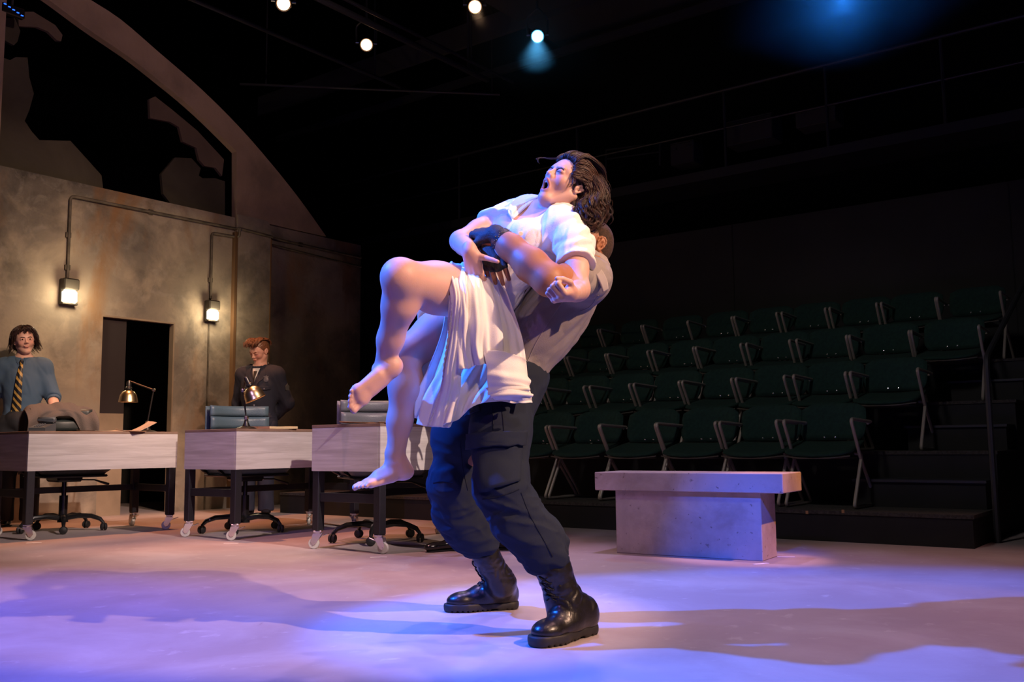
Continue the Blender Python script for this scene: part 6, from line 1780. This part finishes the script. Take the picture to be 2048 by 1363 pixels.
mb = MB().prism([(-.022, -.03), (.022, -.03), (.028, .01), (0, .034), (-.028, .01)], sp_, nz(np.cross((0, 0, 1), oc_)), (0, 0, 1), V(oc_)*.004); mb.build('shoulder_patch', M['silver'], cp['o'], origin=cp['O'])
lashes(cp['hc'], cp['hr'], .975, M['browr'], cp['o'], cp['O']); brows(cp['hc'], cp['hr'], .975, M['browr'], cp['o'], cp['O'])
q_ = lh(cp)
s = S().frame(cp['hc'], cp['hr'], .975); s.el((-.020, 0, .050), (.098, .084, .090), .02).el((-.055, 0, 0), (.052, .074, .06), .03)
s.el((.095, 0, -.022), (.07, .12, .085), .01, 's').el((-.010, .095, -.010), (.030, .034, .042), .006, 's').el((-.010, -.095, -.010), (.030, .034, .042), .006, 's').el((0, 0, -.10), (.12, .1, .07), .02, 's').frame()
lo, hi = s.bounds(); s.disp(lambda p: -.004*folds(p-cp['hc'], (1, 0, 1), 60, .4, 1), lo-.02, hi+.02)
sdf_obj(s, 'hair', M['hair_c'], .004, parent=cp['o'], origin=cp['O'])
strands([q_((-.04, y, .128), (.01, y*1.15, .138), (.055, y*1.2, .128), (.088, y*1.15-.01, .105), (.092, y-.02, .080)) for y in (-.068, -.04, 0, .04, .068)], 110, 'hair_curls', M['hair_c'], cp['o'], cp['O'], r=.0018, curl=.010, cf=1.6, spread=.007, seed=31, clump=8, cs=.004, seg=18)
strands([q_((-.02, y, .12), (-.07, y*1.1, .115), (-.105, y*1.1, .07), (-.112, y, .02)) for y in (-.075, -.05, 0, .05, .075)], 80, 'hair_curls', M['hair_c'], cp['o'], cp['O'], r=.0017, curl=.006, cf=1.6, spread=.006, seed=32, clump=7, cs=.004, seg=16)

# the person standing hidden behind the lifted woman: only shoes and one grey trouser leg show
g = G(944, 1099)
arms = (((.10, .26, 1.10), (.26, .16, 1.02), (.7, -.5, -.2), (0, .6, .6), (.5, .5, .5, .5)), ((.10, -.26, 1.10), (.26, -.16, 1.02), (.7, .5, -.2), (0, -.6, .6), (.5, .5, .5, .5)))
hp = standing(A((g.x, g.y+.02, 0)), -PI/2, .93, M['skin_l'], 'person in grey trousers and black shoes standing hidden behind the lifting man', arms, head_fwd=(1, 0, -.2), head_up=(.2, 0, 1), feet=((.02, .20, 1.0), (.03, -.11, -1.0)), lean=.10, crouch=.06, wide=.95)
dress_top(hp, 'shirt', M['shirt_gs'], g=.016, sleeve=1.9, hem=.93); dress_legs(hp, M['greytrouser'], g=.012); shoes(hp, M['dressshoe'])
s = S().frame(hp['hc'], hp['hr']); s.el((-.020, 0, .044), (.094, .079, .086), .02).el((.09, 0, -.01), (.07, .12, .085), .01, 's').el((0, 0, -.10), (.12, .1, .09), .02, 's').frame()
sdf_obj(s, 'hair', M['hair_l'], .006, parent=hp['o'], origin=hp['O'])

# jacket draped over the left office chair ------------------------------------
CJ = A(oc1.location); cz_ = oc1.rotation_euler.z
def cl(x, y, z): return CJ+A((math.cos(cz_)*x-math.sin(cz_)*y, math.sin(cz_)*x+math.cos(cz_)*y, z))
zt_ = 1.0; us = (-1, -.7, -.35, 0, .35, .7, 1)
hang = {-1: .42, -.7: .34, -.35: .13, 0: .07, .35: .09, .7: .30, 1: .40}
rows_ = []
for yb, f in ((.35, 1.0), (.34, .5), (.31, .06)): rows_.append([cl(u*(.285-.02*f), yb-.07*u*u, zt_+.02-.50*f-.06*abs(u)**4) for u in us])
rows_.append([cl(u*.28, .245-.09*u*u, zt_+.045-.05*abs(u)**3) for u in us])
for f in (.15, .5, 1.0): rows_.append([cl(u*(.28+.03*f), .155-.10*u*u-.02*f, zt_+.01-.05*abs(u)**3-hang[u]*f) for u in us])
jo = sheet3(rows_, 70, 60, 'jacket', M['jacket'], None, (0, 0, 0), th=.010, pleat=lambda u, v: .008*np.sin(14*u+5*v)+.006*np.sin(31*u-9*v)+.005*np.sin(17*v+4*u))
tag(jo, 'grey jacket draped over the chair back behind the left desk', 'jacket')
# thin theatrical haze hanging around the blue lantern positions at the upper right, plus a box imitating lens bloom
def haze(name, c, size, dens, label, colr=(1, 1, 1)):
    o = MB().box((0, 0, 0), size).build(name, []); o.location = c; o.rotation_euler.z = RZ
    m = bpy.data.materials.new(name); m.use_nodes = True; n = m.node_tree.nodes; l = m.node_tree.links; n.clear()
    vs_ = n.new('ShaderNodeVolumeScatter'); out = n.new('ShaderNodeOutputMaterial'); vs_.inputs['Color'].default_value = (*colr, 1); vs_.inputs['Anisotropy'].default_value = .3
    tc = n.new('ShaderNodeTexCoord'); t = n.new('ShaderNodeTexNoise'); t.inputs['Scale'].default_value = .9; mr = n.new('ShaderNodeMapRange'); mr.inputs[1].default_value = .35; mr.inputs[2].default_value = .7; mr.inputs[3].default_value = dens*.3; mr.inputs[4].default_value = dens*1.5
    l.new(tc.outputs['Object'], t.inputs['Vector']); l.new(t.outputs[0], mr.inputs[0]); l.new(mr.outputs[0], vs_.inputs['Density']); l.new(vs_.outputs[0], out.inputs['Volume'])
    o.data.materials.append(m); tag(o, label, 'haze', 'theatrical haze', kind='stuff'); return o
haze('haze_and_bloom', P(1700, 60, 9.6)+V((0, 0, .9)), (6.0, 2.6, 2.6), .035, 'thin blue-lit haze under the ceiling at the upper right')
lp = P(1690, 10, 11.0)
spot('haze_lantern', lp, P(1640, -40, 4.0)+V((0, 0, .4)), (0.02, 0.22, 1.0), 230, 50, 1.0, .1)
haze('haze_and_bloom', P(1075, 73, 10.2)+V((0, -.45, -.1)), (1.3, 1.3, 1.1), .06, 'small scattering box added as lens bloom around the bright blue stage light')  # volume added to imitate the lens glow round the blue lens
